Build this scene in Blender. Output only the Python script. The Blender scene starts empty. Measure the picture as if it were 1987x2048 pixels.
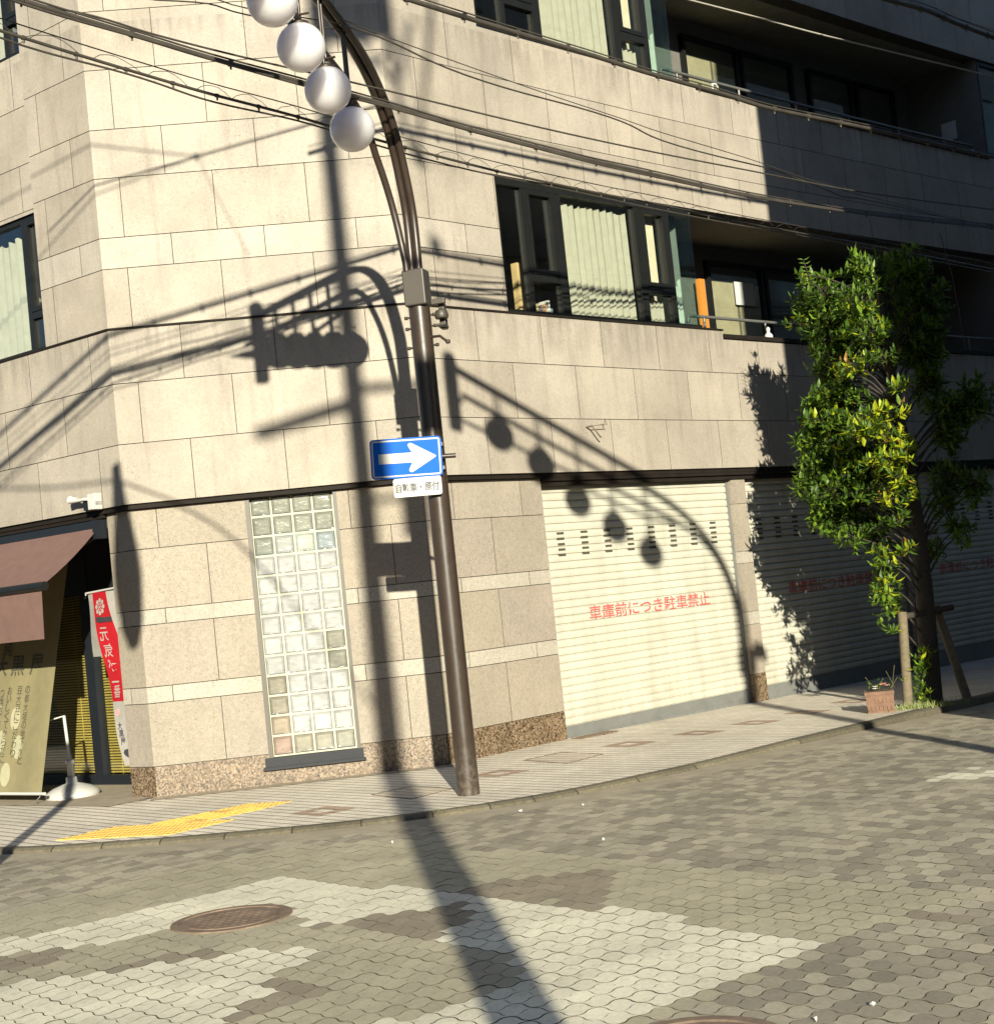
import bpy, bmesh, math, random
from mathutils import Vector, Matrix
random.seed(7)
R = math.radians
scene = bpy.context.scene
COL = scene.collection

# ------------------------------------------------------------------ camera, sky, sun, exposure
def make_camera():
    pitch, roll = R(2.8285), R(-5.947)
    F = Vector((0, math.cos(pitch), math.sin(pitch)))
    U = Vector((0, -math.sin(pitch), math.cos(pitch)))
    X = Vector((1, 0, 0))
    c, s = math.cos(roll), math.sin(roll)
    r = c * X + s * U
    u = -s * X + c * U
    cam = bpy.data.cameras.new('camera')
    o = bpy.data.objects.new('camera', cam)
    COL.objects.link(o)
    o.matrix_world = Matrix(((r.x, u.x, -F.x, 0), (r.y, u.y, -F.y, 0), (r.z, u.z, -F.z, 1.685), (0, 0, 0, 1)))
    cam.sensor_fit = 'VERTICAL'
    cam.sensor_height = 36
    cam.lens = 36 * 3113.16 / 2048
    cam.clip_start = 0.05
    cam.clip_end = 600
    scene.camera = o
make_camera()

SUN_AZ, SUN_EL = 97.4, 16.5            # direction the light travels (degrees from +X), height of the sun
w = bpy.data.worlds.new('World')
scene.world = w
w.use_nodes = True
nt = w.node_tree
for n in list(nt.nodes):
    nt.nodes.remove(n)
sky = nt.nodes.new('ShaderNodeTexSky')
sky.sky_type = 'NISHITA'
sky.sun_disc = False
sky.sun_elevation = R(SUN_EL)
sky.sun_rotation = R(180 - (SUN_AZ - 90))
bg = nt.nodes.new('ShaderNodeBackground')
bg.inputs['Strength'].default_value = 0.075
sky.ozone_density = 4.0
sky.dust_density = 0.4
wo = nt.nodes.new('ShaderNodeOutputWorld')
nt.links.new(sky.outputs[0], bg.inputs[0])
nt.links.new(bg.outputs[0], wo.inputs[0])

sl = bpy.data.lights.new('sun', 'SUN')
sl.energy = 5.0
sl.angle = R(0.53)
sl.color = (1.0, 0.945, 0.765)
so = bpy.data.objects.new('sun', sl)
COL.objects.link(so)
_d = Vector((math.cos(R(SUN_AZ)) * math.cos(R(SUN_EL)), math.sin(R(SUN_AZ)) * math.cos(R(SUN_EL)), -math.sin(R(SUN_EL))))
so.rotation_euler = _d.to_track_quat('-Z', 'Y').to_euler()
so.location = (2, -15, 9)
scene.view_settings.view_transform = 'Standard'
scene.view_settings.look = 'None'
scene.view_settings.gamma = 1.0
scene.view_settings.exposure = 1.15
scene.render.engine = 'CYCLES'
scene.cycles.use_denoising = True
scene.cycles.max_bounces = 8
scene.cycles.transparent_max_bounces = 12
scene.cycles.caustics_reflective = False
scene.cycles.caustics_refractive = False

# ------------------------------------------------------------------ material helpers
class NT:
    def __init__(s, name):
        s.m = bpy.data.materials.new(name)
        s.m.use_nodes = True
        s.t = s.m.node_tree
        s.b = s.t.nodes['Principled BSDF']
        s.out = s.t.nodes['Material Output']
    def n(s, kind, **kw):
        x = s.t.nodes.new('ShaderNode' + kind)
        for k, v in kw.items():
            if k in x.inputs:
                x.inputs[k].default_value = v
            else:
                setattr(x, k, v)
        return x
    def l(s, a, b):
        s.t.links.new(a, b)
    def coord(s, scale=(1, 1, 1), rot=(0, 0, 0)):
        g = s.n('NewGeometry')
        mp = s.n('Mapping')
        mp.inputs['Scale'].default_value = scale
        mp.inputs['Rotation'].default_value = rot
        s.l(g.outputs['Position'], mp.inputs['Vector'])
        return mp.outputs[0]
    def noise(s, scale, detail=4, rough=.6, vec=None):
        x = s.n('TexNoise')
        x.inputs['Scale'].default_value = scale
        x.inputs['Detail'].default_value = detail
        x.inputs['Roughness'].default_value = rough
        if vec is not None:
            s.l(vec, x.inputs['Vector'])
        return x.outputs['Fac']
    def ramp(s, fac, stops):
        x = s.n('ValToRGB')
        e = x.color_ramp.elements
        while len(e) > len(stops):
            e.remove(e[-1])
        while len(e) < len(stops):
            e.new(1)
        for i, (p, c) in enumerate(stops):
            e[i].position = p
            e[i].color = (c[0], c[1], c[2], 1) if hasattr(c, '__len__') else (c, c, c, 1)
        s.l(fac, x.inputs[0])
        return x.outputs[0]
    def mul(s, a, b, f=1.0, mode='MULTIPLY'):
        x = s.n('MixRGB', blend_type=mode)
        x.inputs[0].default_value = f
        for i, v in ((1, a), (2, b)):
            if hasattr(v, 'is_linked') or hasattr(v, 'links'):
                s.l(v, x.inputs[i])
            else:
                x.inputs[i].default_value = (v[0], v[1], v[2], 1)
        return x.outputs[0]
    def mixf(s, fac, a, b):
        x = s.n('MixRGB')
        s.l(fac, x.inputs[0])
        for i, v in ((1, a), (2, b)):
            if hasattr(v, 'links'):
                s.l(v, x.inputs[i])
            else:
                x.inputs[i].default_value = (v[0], v[1], v[2], 1)
        return x.outputs[0]
    def bump(s, h, strength=.3, dist=.01):
        x = s.n('Bump')
        x.inputs['Strength'].default_value = strength
        x.inputs['Distance'].default_value = dist
        s.l(h, x.inputs['Height'])
        s.l(x.outputs[0], s.b.inputs['Normal'])
    def base(s, c):
        if hasattr(c, 'links'):
            s.l(c, s.b.inputs['Base Color'])
        else:
            s.b.inputs['Base Color'].default_value = (c[0], c[1], c[2], 1)
    def attr(s, name='col'):
        a = s.n('Attribute')
        a.attribute_name = name
        return a.outputs['Color']

def plain(name, c, rough=.6, metal=0.0, var=.12, nscale=6, spec=.5, bump=0.0, bscale=60):
    t = NT(name)
    f = t.noise(nscale, 5, .65, t.coord())
    lo = [x * (1 - var) for x in c]
    hi = [min(1, x * (1 + var)) for x in c]
    t.base(t.ramp(f, [(.3, lo), (.7, hi)]))
    t.b.inputs['Roughness'].default_value = rough
    t.b.inputs['Metallic'].default_value = metal
    t.b.inputs['Specular IOR Level'].default_value = spec
    if bump:
        t.bump(t.noise(bscale, 4, .6, t.coord()), bump, .004)
    return t.m

def stone_mat(name, c, speck=.16, fine=90, stain=.25, rough=.75, bump=.12):
    """speckled granite cladding, one tint per slab from the attribute"""
    t = NT(name)
    co = t.coord()
    sp = t.noise(fine, 3, .75, co)
    sp2 = t.noise(fine * .35, 4, .7, co)
    col = t.ramp(sp, [(.28, [x * (1 - speck * 1.6) for x in c]), (.45, c), (.72, [min(1, x * (1 + speck)) for x in c])])
    col = t.mul(col, t.ramp(sp2, [(.3, 1 - speck * .8), (.6, 1.0)]), 1)
    cl = t.noise(1.1, 5, .62, co)
    col = t.mul(col, t.ramp(cl, [(.32, 1 - stain), (.62, 1.0)]), 1)
    # rain streaks: noise stretched along the height
    st = t.noise(1, 4, .6, t.coord((7, 7, .55)))
    col = t.mul(col, t.ramp(st, [(.28, (1 - stain * .9, 1 - stain, 1 - stain)), (.46, (1, 1, 1))]), .8)
    # small dark pits and lichen freckles that gather in patches
    pit = t.noise(55, 2, .5, t.coord((1, 1, 1)))
    zone = t.noise(2.3, 3, .6, co)
    mm = t.n('Math', operation='MULTIPLY')
    t.l(t.ramp(pit, [(.60, 0.0), (.68, 1.0)]), mm.inputs[0])
    t.l(t.ramp(zone, [(.48, 0.0), (.66, 1.0)]), mm.inputs[1])
    col = t.mixf(mm.outputs[0], col, [x * .55 for x in c])
    col = t.mul(col, t.attr(), 1)
    gp = t.n('NewGeometry')
    sz = t.n('SeparateXYZ')
    t.l(gp.outputs['Position'], sz.inputs[0])
    drip = t.ramp(t.noise(1, 4, .7, t.coord((9, 9, 1.2))), [(.42, 0.0), (.62, 1.0)])
    for za, zb, amt in ((4.12, 4.612, .42), (7.35, 7.715, .35), (6.0, 6.14, .25)):
        mr = t.n('MapRange')
        mr.inputs['From Min'].default_value = za
        mr.inputs['From Max'].default_value = zb
        t.l(sz.outputs[2], mr.inputs['Value'])
        lt = t.n('Math', operation='LESS_THAN')
        t.l(sz.outputs[2], lt.inputs[0])
        lt.inputs[1].default_value = zb + .004
        m1 = t.n('Math', operation='MULTIPLY')
        t.l(mr.outputs[0], m1.inputs[0]); t.l(lt.outputs[0], m1.inputs[1])
        m2 = t.n('Math', operation='MULTIPLY')
        t.l(m1.outputs[0], m2.inputs[0]); t.l(drip, m2.inputs[1])
        m3 = t.n('Math', operation='MULTIPLY')
        t.l(m2.outputs[0], m3.inputs[0]); m3.inputs[1].default_value = amt
        col = t.mixf(m3.outputs[0], col, [x * .25 for x in c])
    t.base(col)
    t.b.inputs['Roughness'].default_value = rough
    t.b.inputs['Specular IOR Level'].default_value = .35
    t.bump(t.noise(fine * 1.4, 3, .6, co), bump, .004)
    return t.m

def pebble_granite(name):
    t = NT(name)
    co = t.coord()
    v = t.n('TexVoronoi')
    v.inputs['Scale'].default_value = 68
    t.l(co, v.inputs['Vector'])
    bw = t.n('RGBToBW')
    t.l(v.outputs['Color'], bw.inputs[0])
    col = t.ramp(bw.outputs[0], [(.12, (.03, .02, .013)), (.35, (.13, .085, .045)), (.6, (.22, .15, .09)), (.9, (.32, .25, .18))])
    col = t.mul(col, t.ramp(t.noise(2.2, 4, .6, co), [(.3, .72), (.65, 1.05)]), 1)
    col = t.mul(col, t.ramp(v.outputs['Distance'], [(.0, 1.05), (.02, 1.0), (.6, .6)]), .8)
    t.base(col)
    t.b.inputs['Roughness'].default_value = .4
    t.bump(t.noise(150, 2, .5, co), .06, .003)
    return t.m

def glass_mat(name, tint=(.86, .90, .87), rough=.02, refl=1.0):
    t = NT(name)
    tr = t.n('BsdfTransparent')
    tr.inputs[0].default_value = (*tint, 1)
    gl = t.n('BsdfGlossy')
    gl.inputs['Roughness'].default_value = rough
    gl.inputs['Color'].default_value = (refl, refl, refl, 1)
    fr = t.n('Fresnel')
    gm = t.n('NewGeometry')
    mr = t.n('MapRange')
    mr.inputs['To Min'].default_value = 1.52
    mr.inputs['To Max'].default_value = 1 / 1.52
    t.l(gm.outputs['Backfacing'], mr.inputs['Value'])
    t.l(mr.outputs[0], fr.inputs[0])
    bp = t.n('Bump')
    bp.inputs['Strength'].default_value = .02
    bp.inputs['Distance'].default_value = .02
    t.l(t.noise(1.3, 2, .5, t.coord()), bp.inputs['Height'])
    t.l(bp.outputs[0], gl.inputs['Normal'])
    mx = t.n('MixShader')
    t.l(fr.outputs[0], mx.inputs[0])
    t.l(tr.outputs[0], mx.inputs[1])
    t.l(gl.outputs[0], mx.inputs[2])
    t.l(mx.outputs[0], t.out.inputs[0])
    return t.m

def attr_mat(name, rough=.7, nscale=40, var=.12, big=.12, bump=.1, spec=.35, patch=None):
    t = NT(name)
    co = t.coord()
    col = t.mul(t.attr(), t.ramp(t.noise(nscale, 4, .65, co), [(.3, 1 - var), (.7, 1 + var * .6)]), 1)
    col = t.mul(col, t.ramp(t.noise(1.2, 5, .6, co), [(.3, 1 - big), (.65, 1.05)]), 1)
    if patch:
        col = t.mixf(t.ramp(t.noise(patch[0], 4, .6, co), [(patch[1], 0.0), (patch[1] + .07, patch[3])]), col, patch[2])
    t.base(col)
    t.b.inputs['Roughness'].default_value = rough
    t.b.inputs['Specular IOR Level'].default_value = spec
    if bump:
        t.bump(t.noise(nscale * 3, 3, .6, co), bump, .003)
    return t.m

def leaf_mat(name):
    t = NT(name)
    a = t.attr()
    col = t.mul(a, t.ramp(t.noise(30, 2, .5, t.coord()), [(.3, .8), (.7, 1.15)]), 1)
    t.base(col)
    t.b.inputs['Roughness'].default_value = .5
    t.b.inputs['Specular IOR Level'].default_value = .5
    tl = t.n('BsdfTranslucent')
    t.l(t.mul(a, (1.5, 1.7, .6), 1), tl.inputs[0])
    mx = t.n('MixShader')
    mx.inputs[0].default_value = .28
    t.l(t.b.outputs[0], mx.inputs[1])
    t.l(tl.outputs[0], mx.inputs[2])
    t.l(mx.outputs[0], t.out.inputs[0])
    return t.m

def cloth_mat(name, c, trans=.3, var=.08, rough=.85):
    t = NT(name)
    f = t.noise(9, 4, .6, t.coord())
    col = t.ramp(f, [(.3, [x * (1 - var) for x in c]), (.7, [min(1, x * (1 + var)) for x in c])])
    t.base(col)
    t.b.inputs['Roughness'].default_value = rough
    t.b.inputs['Specular IOR Level'].default_value = .2
    tl = t.n('BsdfTranslucent')
    t.l(col, tl.inputs[0])
    mx = t.n('MixShader')
    mx.inputs[0].default_value = trans
    t.l(t.b.outputs[0], mx.inputs[1])
    t.l(tl.outputs[0], mx.inputs[2])
    t.l(mx.outputs[0], t.out.inputs[0])
    t.bump(t.noise(300, 2, .5, t.coord()), .1, .002)
    return t.m

M = {}
M['stone'] = stone_mat('cream_granite', (.328, .290, .240), speck=.16, stain=.23)
M['stone_low'] = stone_mat('rough_pink_granite', (.272, .238, .192), speck=.22, fine=70, stain=.12, bump=.3)
M['mortar'] = plain('dark_joint', (.05, .043, .033), .9)
M['base'] = pebble_granite('brown_base_granite')
M['flash'] = plain('dark_brown_steel', (.013, .010, .008), .7, var=.25, spec=.12)
M['frame'] = plain('charcoal_aluminium', (.0085, .009, .0085), .45, var=.15, spec=.25)
M['navy'] = plain('dark_navy_frame', (.009, .011, .015), .5, spec=.25)
M['glass'] = glass_mat('window_glass', (.91, .92, .88))
M['green_glass'] = glass_mat('green_edge_glass', (.86, .94, .91))
M['curtain'] = cloth_mat('pale_curtain', (.50, .495, .44), .25)
M['beige'] = plain('beige_panel', (.36, .33, .235), .8)
M['room'] = plain('dim_room', (.20, .195, .18), .9)
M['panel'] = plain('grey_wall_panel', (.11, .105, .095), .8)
M['soffit'] = plain('beige_soffit', (.26, .24, .19), .85)
M['shutter'] = plain('cream_shutter_paint', (.43, .415, .345), .5, var=.05, nscale=3)
M['shutterbar'] = plain('grey_shutter_bar', (.13, .132, .125), .6)
M['vent'] = plain('vent_slot', (.05, .045, .03), .8)
M['red_paint'] = plain('faded_red_paint', (.42, .085, .075), .7, var=.3, nscale=14)
M['pole'] = plain('dark_brown_paint', (.040, .029, .023), .33, var=.12, nscale=4, spec=.6)
M['boxp'] = plain('brown_grey_box', (.046, .038, .030), .5)
M['globe'] = plain('milky_globe', (.58, .55, .56), .22, var=.02, nscale=3, spec=.6)
_gb = M['globe'].node_tree.nodes['Principled BSDF']
_gb.inputs['Subsurface Weight'].default_value = 1.0
_gb.inputs['Subsurface Radius'].default_value = (1.0, .95, .98)
_gb.inputs['Subsurface Scale'].default_value = .45
M['steel'] = plain('galvanised_steel', (.13, .13, .12), .45, metal=.3)
M['cable'] = plain('weathered_black_cable', (.045, .038, .03), .55, var=.3)
M['blue'] = plain('sign_blue', (.0, .085, .42), .5, var=.05, spec=.1)
M['white'] = plain('white_sheeting', (.40, .385, .36), .5, var=.04)
M['black_mark'] = plain('black_print_and_bar', (.03, .03, .035), .6)
M['white_plastic'] = plain('white_plastic', (.42, .41, .38), .4, var=.05)
M['grey_ink'] = plain('brown_ink', (.05, .047, .028), .8)
M['pink_cloth'] = cloth_mat('pinkish_brown_awning_cloth', (.155, .092, .078), .12)
M['tan_cloth'] = cloth_mat('tan_sunshade_cloth', (.20, .175, .095), .12)
M['pale_dot'] = cloth_mat('pale_printed_bean', (.33, .31, .2), .12)
M['red_cloth'] = cloth_mat('red_banner_cloth', (.42, .012, .02), .3)
M['white_cloth'] = cloth_mat('white_banner_cloth', (.42, .40, .37), .35)
M['pink_ink'] = plain('pink_print', (.75, .30, .28), .8)
M['bark'] = plain('dark_bark', (.03, .024, .018), .9, var=.4, nscale=30, bump=.5, bscale=50)
M['wood'] = plain('weathered_stake_wood', (.12, .095, .058), .85, var=.3, nscale=20)
M['leaf'] = leaf_mat('evergreen_leaf')
M['terra'] = plain('terracotta', (.15, .085, .055), .9, var=.25, nscale=14, bump=.3)
M['soil'] = plain('soil', (.05, .035, .02), .95)
M['iron'] = plain('rusty_iron_cover', (.165, .12, .088), .9, var=.3, nscale=9, metal=.0, spec=.15, bump=.4, bscale=40)
M['concrete'] = plain('pole_concrete', (.38, .36, .32), .85)
M['yellow'] = plain('yellow_tactile_tile', (.62, .375, .085), .65, var=.15, nscale=12)
M['kerb'] = attr_mat('mossy_kerb_concrete', .9, 30, .3, .3, .4)
M['gutter'] = plain('gutter_concrete', (.27, .23, .165), .9, var=.2, nscale=5, bump=.3)
M['joint'] = plain('paving_joint', (.055, .046, .03), .95, var=.3)
M['blocks'] = attr_mat('paving_block', .72, 45, .16, .22, .25, patch=(13, .62, (.20, .175, .13), .30))
M['orange'] = plain('orange_board', (.42, .16, .02), .7)
M['paper'] = plain('paper', (.42, .42, .41), .8)
M['plaster'] = plain('grey_render', (.33, .31, .29), .85)
M['stone_floor'] = plain('worn_stone_floor', (.30, .25, .18), .85, var=.2, nscale=8, bump=.2)
M['wood_blind'] = plain('yellow_wooden_blind', (.46, .36, .10), .6, var=.15)

def shutter_mat():
    t = NT('weathered_cream_shutter_paint')
    co = t.coord()
    col = t.ramp(t.noise(1.3, 5, .65, co), [(.3, (.40, .38, .305)), (.6, (.45, .435, .365))])
    col = t.mul(col, t.ramp(t.noise(1, 5, .7, t.coord((6, 6, .5))), [(.30, .84), (.55, 1.0)]), 1)
    col = t.mul(col, t.ramp(t.noise(1, 3, .6, t.coord((.8, .8, 30))), [(.3, .93), (.6, 1.0)]), 1)
    gp = t.n('NewGeometry'); sz = t.n('SeparateXYZ')
    t.l(gp.outputs['Position'], sz.inputs[0])
    mr = t.n('MapRange')
    mr.inputs['From Min'].default_value = .75
    mr.inputs['From Max'].default_value = .0
    t.l(sz.outputs[2], mr.inputs['Value'])
    m1 = t.n('Math', operation='MULTIPLY')
    t.l(mr.outputs[0], m1.inputs[0])
    t.l(t.ramp(t.noise(5, 5, .7, t.coord((1, 1, .4))), [(.45, 0.0), (.75, .55)]), m1.inputs[1])
    col = t.mixf(m1.outputs[0], col, (.22, .19, .14))
    t.base(col)
    t.b.inputs['Roughness'].default_value = .48
    t.b.inputs['Specular IOR Level'].default_value = .35
    t.bump(t.noise(3.0, 3, .5, t.coord((1, 1, .3))), .25, .02)
    return t.m
M['shutter'] = shutter_mat()
def pole_mat():
    t = NT('worn_dark_brown_paint')
    co = t.coord()
    col = t.ramp(t.noise(4, 5, .65, co), [(.3, (.029, .0195, .014)), (.7, (.036, .025, .0185))])
    sc = t.ramp(t.noise(38, 4, .6, t.coord((1, 1, .35))), [(.68, 0.0), (.74, .35)])
    col = t.mixf(sc, col, (.08, .065, .05))
    gp = t.n('NewGeometry'); sz = t.n('SeparateXYZ')
    t.l(gp.outputs['Position'], sz.inputs[0])
    mr = t.n('MapRange')
    mr.inputs['From Min'].default_value = .5
    mr.inputs['From Max'].default_value = .0
    t.l(sz.outputs[2], mr.inputs['Value'])
    m1 = t.n('Math', operation='MULTIPLY')
    t.l(mr.outputs[0], m1.inputs[0])
    t.l(t.ramp(t.noise(22, 5, .7, co), [(.4, 0.0), (.65, .7)]), m1.inputs[1])
    col = t.mixf(m1.outputs[0], col, (.13, .11, .085))
    t.base(col)
    t.l(t.ramp(t.noise(9, 4, .6, co), [(.3, .30), (.7, .46)]), t.b.inputs['Roughness'])
    t.b.inputs['Specular IOR Level'].default_value = .45
    t.bump(t.noise(26, 3, .6, co), .12, .004)
    return t.m
M['pole'] = pole_mat()
def tiles_mat():
    t = NT('small_square_paving_tile')
    g = t.n('NewGeometry')
    mp = t.n('Mapping')
    mp.inputs['Rotation'].default_value = (0, 0, R(-42))
    mp.inputs['Scale'].default_value = (8.2, 8.2, 8.2)
    t.l(g.outputs['Position'], mp.inputs[0])
    fr = t.n('VectorMath', operation='FRACTION')
    t.l(mp.outputs[0], fr.inputs[0])
    fl = t.n('VectorMath', operation='FLOOR')
    t.l(mp.outputs[0], fl.inputs[0])
    sx = t.n('SeparateXYZ')
    t.l(fr.outputs[0], sx.inputs[0])
    outs = []
    for i, wd in ((0, .075), (1, .028)):
        pp = t.n('Math', operation='PINGPONG')
        t.l(sx.outputs[i], pp.inputs[0])
        pp.inputs[1].default_value = .5
        lt = t.n('Math', operation='LESS_THAN')
        t.l(pp.outputs[0], lt.inputs[0])
        lt.inputs[1].default_value = wd
        outs.append(lt.outputs[0])
    mxn = t.n('Math', operation='MAXIMUM')
    t.l(outs[0], mxn.inputs[0])
    t.l(outs[1], mxn.inputs[1])
    wn = t.n('TexWhiteNoise')
    wn.noise_dimensions = '2D'
    t.l(fl.outputs[0], wn.inputs['Vector'])
    col = t.ramp(wn.outputs['Value'], [(0, (.60, .54, .44)), (1, (.70, .63, .52))])
    col = t.mul(col, t.ramp(t.noise(.9, 5, .6, t.coord()), [(.3, .78), (.65, 1.05)]), 1)
    col = t.mul(col, t.ramp(t.noise(50, 3, .6, t.coord()), [(.3, .86), (.7, 1.06)]), 1)
    col = t.mul(col, t.attr(), 1)
    col = t.mixf(mxn.outputs[0], col, (.13, .11, .08))
    t.base(col)
    t.b.inputs['Roughness'].default_value = .75
    inv = t.n('Math', operation='SUBTRACT')
    inv.inputs[0].default_value = 1
    t.l(mxn.outputs[0], inv.inputs[1])
    t.bump(inv.outputs[0], .5, .004)
    return t.m
M['tiles'] = tiles_mat()

# ------------------------------------------------------------------ mesh helpers
class MB:
    """collects faces and links them as ONE mesh object"""
    def __init__(s):
        s.v, s.f, s.m, s.c, s.sm = [], [], [], [], []
    def face(s, pts, mi=0, col=(1, 1, 1), smooth=False):
        b = len(s.v)
        s.v += [tuple(p) for p in pts]
        s.f.append(tuple(range(b, b + len(pts))))
        s.m.append(mi); s.c.append(col); s.sm.append(smooth)
    def add(s, verts, faces, mi=0, col=(1, 1, 1), smooth=False):
        b = len(s.v)
        s.v += [tuple(p) for p in verts]
        for f in faces:
            s.f.append(tuple(b + i for i in f))
            s.m.append(mi); s.c.append(col); s.sm.append(smooth)
    def hexa(s, p, mi=0, col=(1, 1, 1)):
        """8 points: bottom ring 0-3, top ring 4-7"""
        s.add(p, [(3, 2, 1, 0), (4, 5, 6, 7), (0, 1, 5, 4), (1, 2, 6, 5), (2, 3, 7, 6), (3, 0, 4, 7)], mi, col)
    def box(s, c, size, mi=0, col=(1, 1, 1), ax=None):
        c = Vector(c)
        X, Y, Z = ax or (Vector((1, 0, 0)), Vector((0, 1, 0)), Vector((0, 0, 1)))
        hx, hy, hz = (X * size[0] / 2, Y * size[1] / 2, Z * size[2] / 2)
        s.hexa([c - hx - hy - hz, c + hx - hy - hz, c + hx + hy - hz, c - hx + hy - hz,
                c - hx - hy + hz, c + hx - hy + hz, c + hx + hy + hz, c - hx + hy + hz], mi, col)
    def tube(s, pts, r, seg=8, mi=0, col=(1, 1, 1), caps=True):
        pts = [Vector(p) for p in pts]
        rs = r if hasattr(r, '__len__') else [r] * len(pts)
        rings = []
        ref = None
        for i, p in enumerate(pts):
            a = pts[max(0, i - 1)]; b = pts[min(len(pts) - 1, i + 1)]
            t = (b - a).normalized()
            if ref is None:
                ref = Vector((0, 0, 1)) if abs(t.z) < .9 else Vector((0, 1, 0))
            x = (ref - t * ref.dot(t)).normalized()
            y = t.cross(x)
            ref = x
            rings.append([p + (x * math.cos(k * 2 * math.pi / seg) + y * math.sin(k * 2 * math.pi / seg)) * rs[i] for k in range(seg)])
        vs = [q for rg in rings for q in rg]
        fs = []
        for i in range(len(pts) - 1):
            for k in range(seg):
                fs.append((i * seg + k, i * seg + (k + 1) % seg, (i + 1) * seg + (k + 1) % seg, (i + 1) * seg + k))
        s.add(vs, fs, mi, col, True)
        if caps:
            s.face(rings[0][::-1], mi, col)
            s.face(rings[-1], mi, col)
    def lathe(s, prof, c, seg=24, mi=0, col=(1, 1, 1), smooth=True):
        c = Vector(c)
        vs, fs = [], []
        for r_, z in prof:
            for k in range(seg):
                a = k * 2 * math.pi / seg
                vs.append(c + Vector((r_ * math.cos(a), r_ * math.sin(a), z)))
        for i in range(len(prof) - 1):
            for k in range(seg):
                fs.append((i * seg + k, i * seg + (k + 1) % seg, (i + 1) * seg + (k + 1) % seg, (i + 1) * seg + k))
        s.add(vs, fs, mi, col, smooth)
    def build(s, name, mats, parent=None, bevel=0):
        me = bpy.data.meshes.new(name)
        me.from_pydata(s.v, [], s.f)
        if not isinstance(mats, (list, tuple)):
            mats = [mats]
        for m in mats:
            me.materials.append(m)
        me.polygons.foreach_set('material_index', s.m)
        me.polygons.foreach_set('use_smooth', s.sm)
        a = me.attributes.new('col', 'FLOAT_COLOR', 'FACE')
        flat = []
        for c in s.c:
            flat += [c[0], c[1], c[2], 1.0]
        a.data.foreach_set('color', flat)
        me.update()
        o = bpy.data.objects.new(name, me)
        COL.objects.link(o)
        if parent is not None:
            o.parent = parent
            o.matrix_parent_inverse = Matrix.Translation(-parent.location) if parent.type == 'EMPTY' else Matrix.Identity(4)
        if bevel:
            b = o.modifiers.new('bevel', 'BEVEL')
            b.width = bevel
            b.segments = 2
            b.limit_method = 'ANGLE'
        return o

def tag(o, label=None, cat=None, group=None, kind=None):
    if label: o['label'] = label
    if cat: o['category'] = cat
    if group: o['group'] = group
    if kind: o['kind'] = kind
    return o

def thing(name, loc, label, cat, group=None):
    e = bpy.data.objects.new(name, None)
    e.location = loc
    e.empty_display_size = .2
    COL.objects.link(e)
    return tag(e, label, cat, group)

def text_geo(body, bold=0.0):
    c = bpy.data.curves.new('t', 'FONT')
    c.body = body
    c.resolution_u = 3
    c.offset = bold
    o = bpy.data.objects.new('t', c)
    COL.objects.link(o)
    dg = bpy.context.evaluated_depsgraph_get()
    m = bpy.data.meshes.new_from_object(o.evaluated_get(dg))
    vs = [(v.co.x, v.co.y) for v in m.vertices]
    fs = [tuple(p.vertices) for p in m.polygons]
    bpy.data.objects.remove(o)
    bpy.data.curves.remove(c)
    bpy.data.meshes.remove(m)
    return vs, fs

def put_text(mb, body, mapf, x0, x1, y0, y1, mi=0, mirror=False, keep=False, bold=.006):
    """lays the glyphs of body in the rectangle and maps (x, y) with mapf"""
    vs, fs = text_geo(body, bold)
    ax = [v[0] for v in vs]; ay = [v[1] for v in vs]
    a0, a1, b0, b1 = min(ax), max(ax), min(ay), max(ay)
    out = []
    for x, y in vs:
        u = (x - a0) / (a1 - a0)
        v = (y - b0) / max(1e-6, b1 - b0) if not keep else .5 + (y - (b0 + b1) / 2) / (a1 - a0)
        if mirror:
            u = 1 - u
        out.append(mapf(x0 + (x1 - x0) * u, y0 + (y1 - y0) * v))
    mb.add(out, fs, mi)

# ------------------------------------------------------------------ plan of the corner building
A = Vector((-3.6341, 15.2539))
TC, LC = R(4.809), 2.9655
TR, KR = R(47.565), -0.006205
TL = R(-38.963)
B = A + LC * Vector((math.cos(TC), math.sin(TC)))

def plan(kind, s):
    """point on the facade line and its outward normal"""
    if kind == 'C':
        p = A + s * Vector((math.cos(TC), math.sin(TC))); h = TC
    elif kind == 'L':
        p = A - s * Vector((math.cos(TL), math.sin(TL))); h = TL
    else:
        h = TR + KR * s
        p = B + Vector((math.sin(h) - math.sin(TR), -math.cos(h) + math.cos(TR))) / KR
    return p, Vector((math.sin(h), -math.cos(h))), Vector((math.cos(h), math.sin(h)))
def W(kind, s, n, z):
    p, nn, t = plan(kind, s)
    q = p + n * nn
    return Vector((q.x, q.y, z))
TB = Vector((math.cos(TR), math.sin(TR)))
def gz(x, y):
    a = (Vector((x, y)) - B).dot(TB)
    return -0.0125 * max(0, a - 1.5)
def rz(x, y):
    a = (Vector((x, y)) - B).dot(TB)
    return gz(x, y) - (.03 + .05 * min(1, max(0, (a - 1) / 4)))

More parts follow.
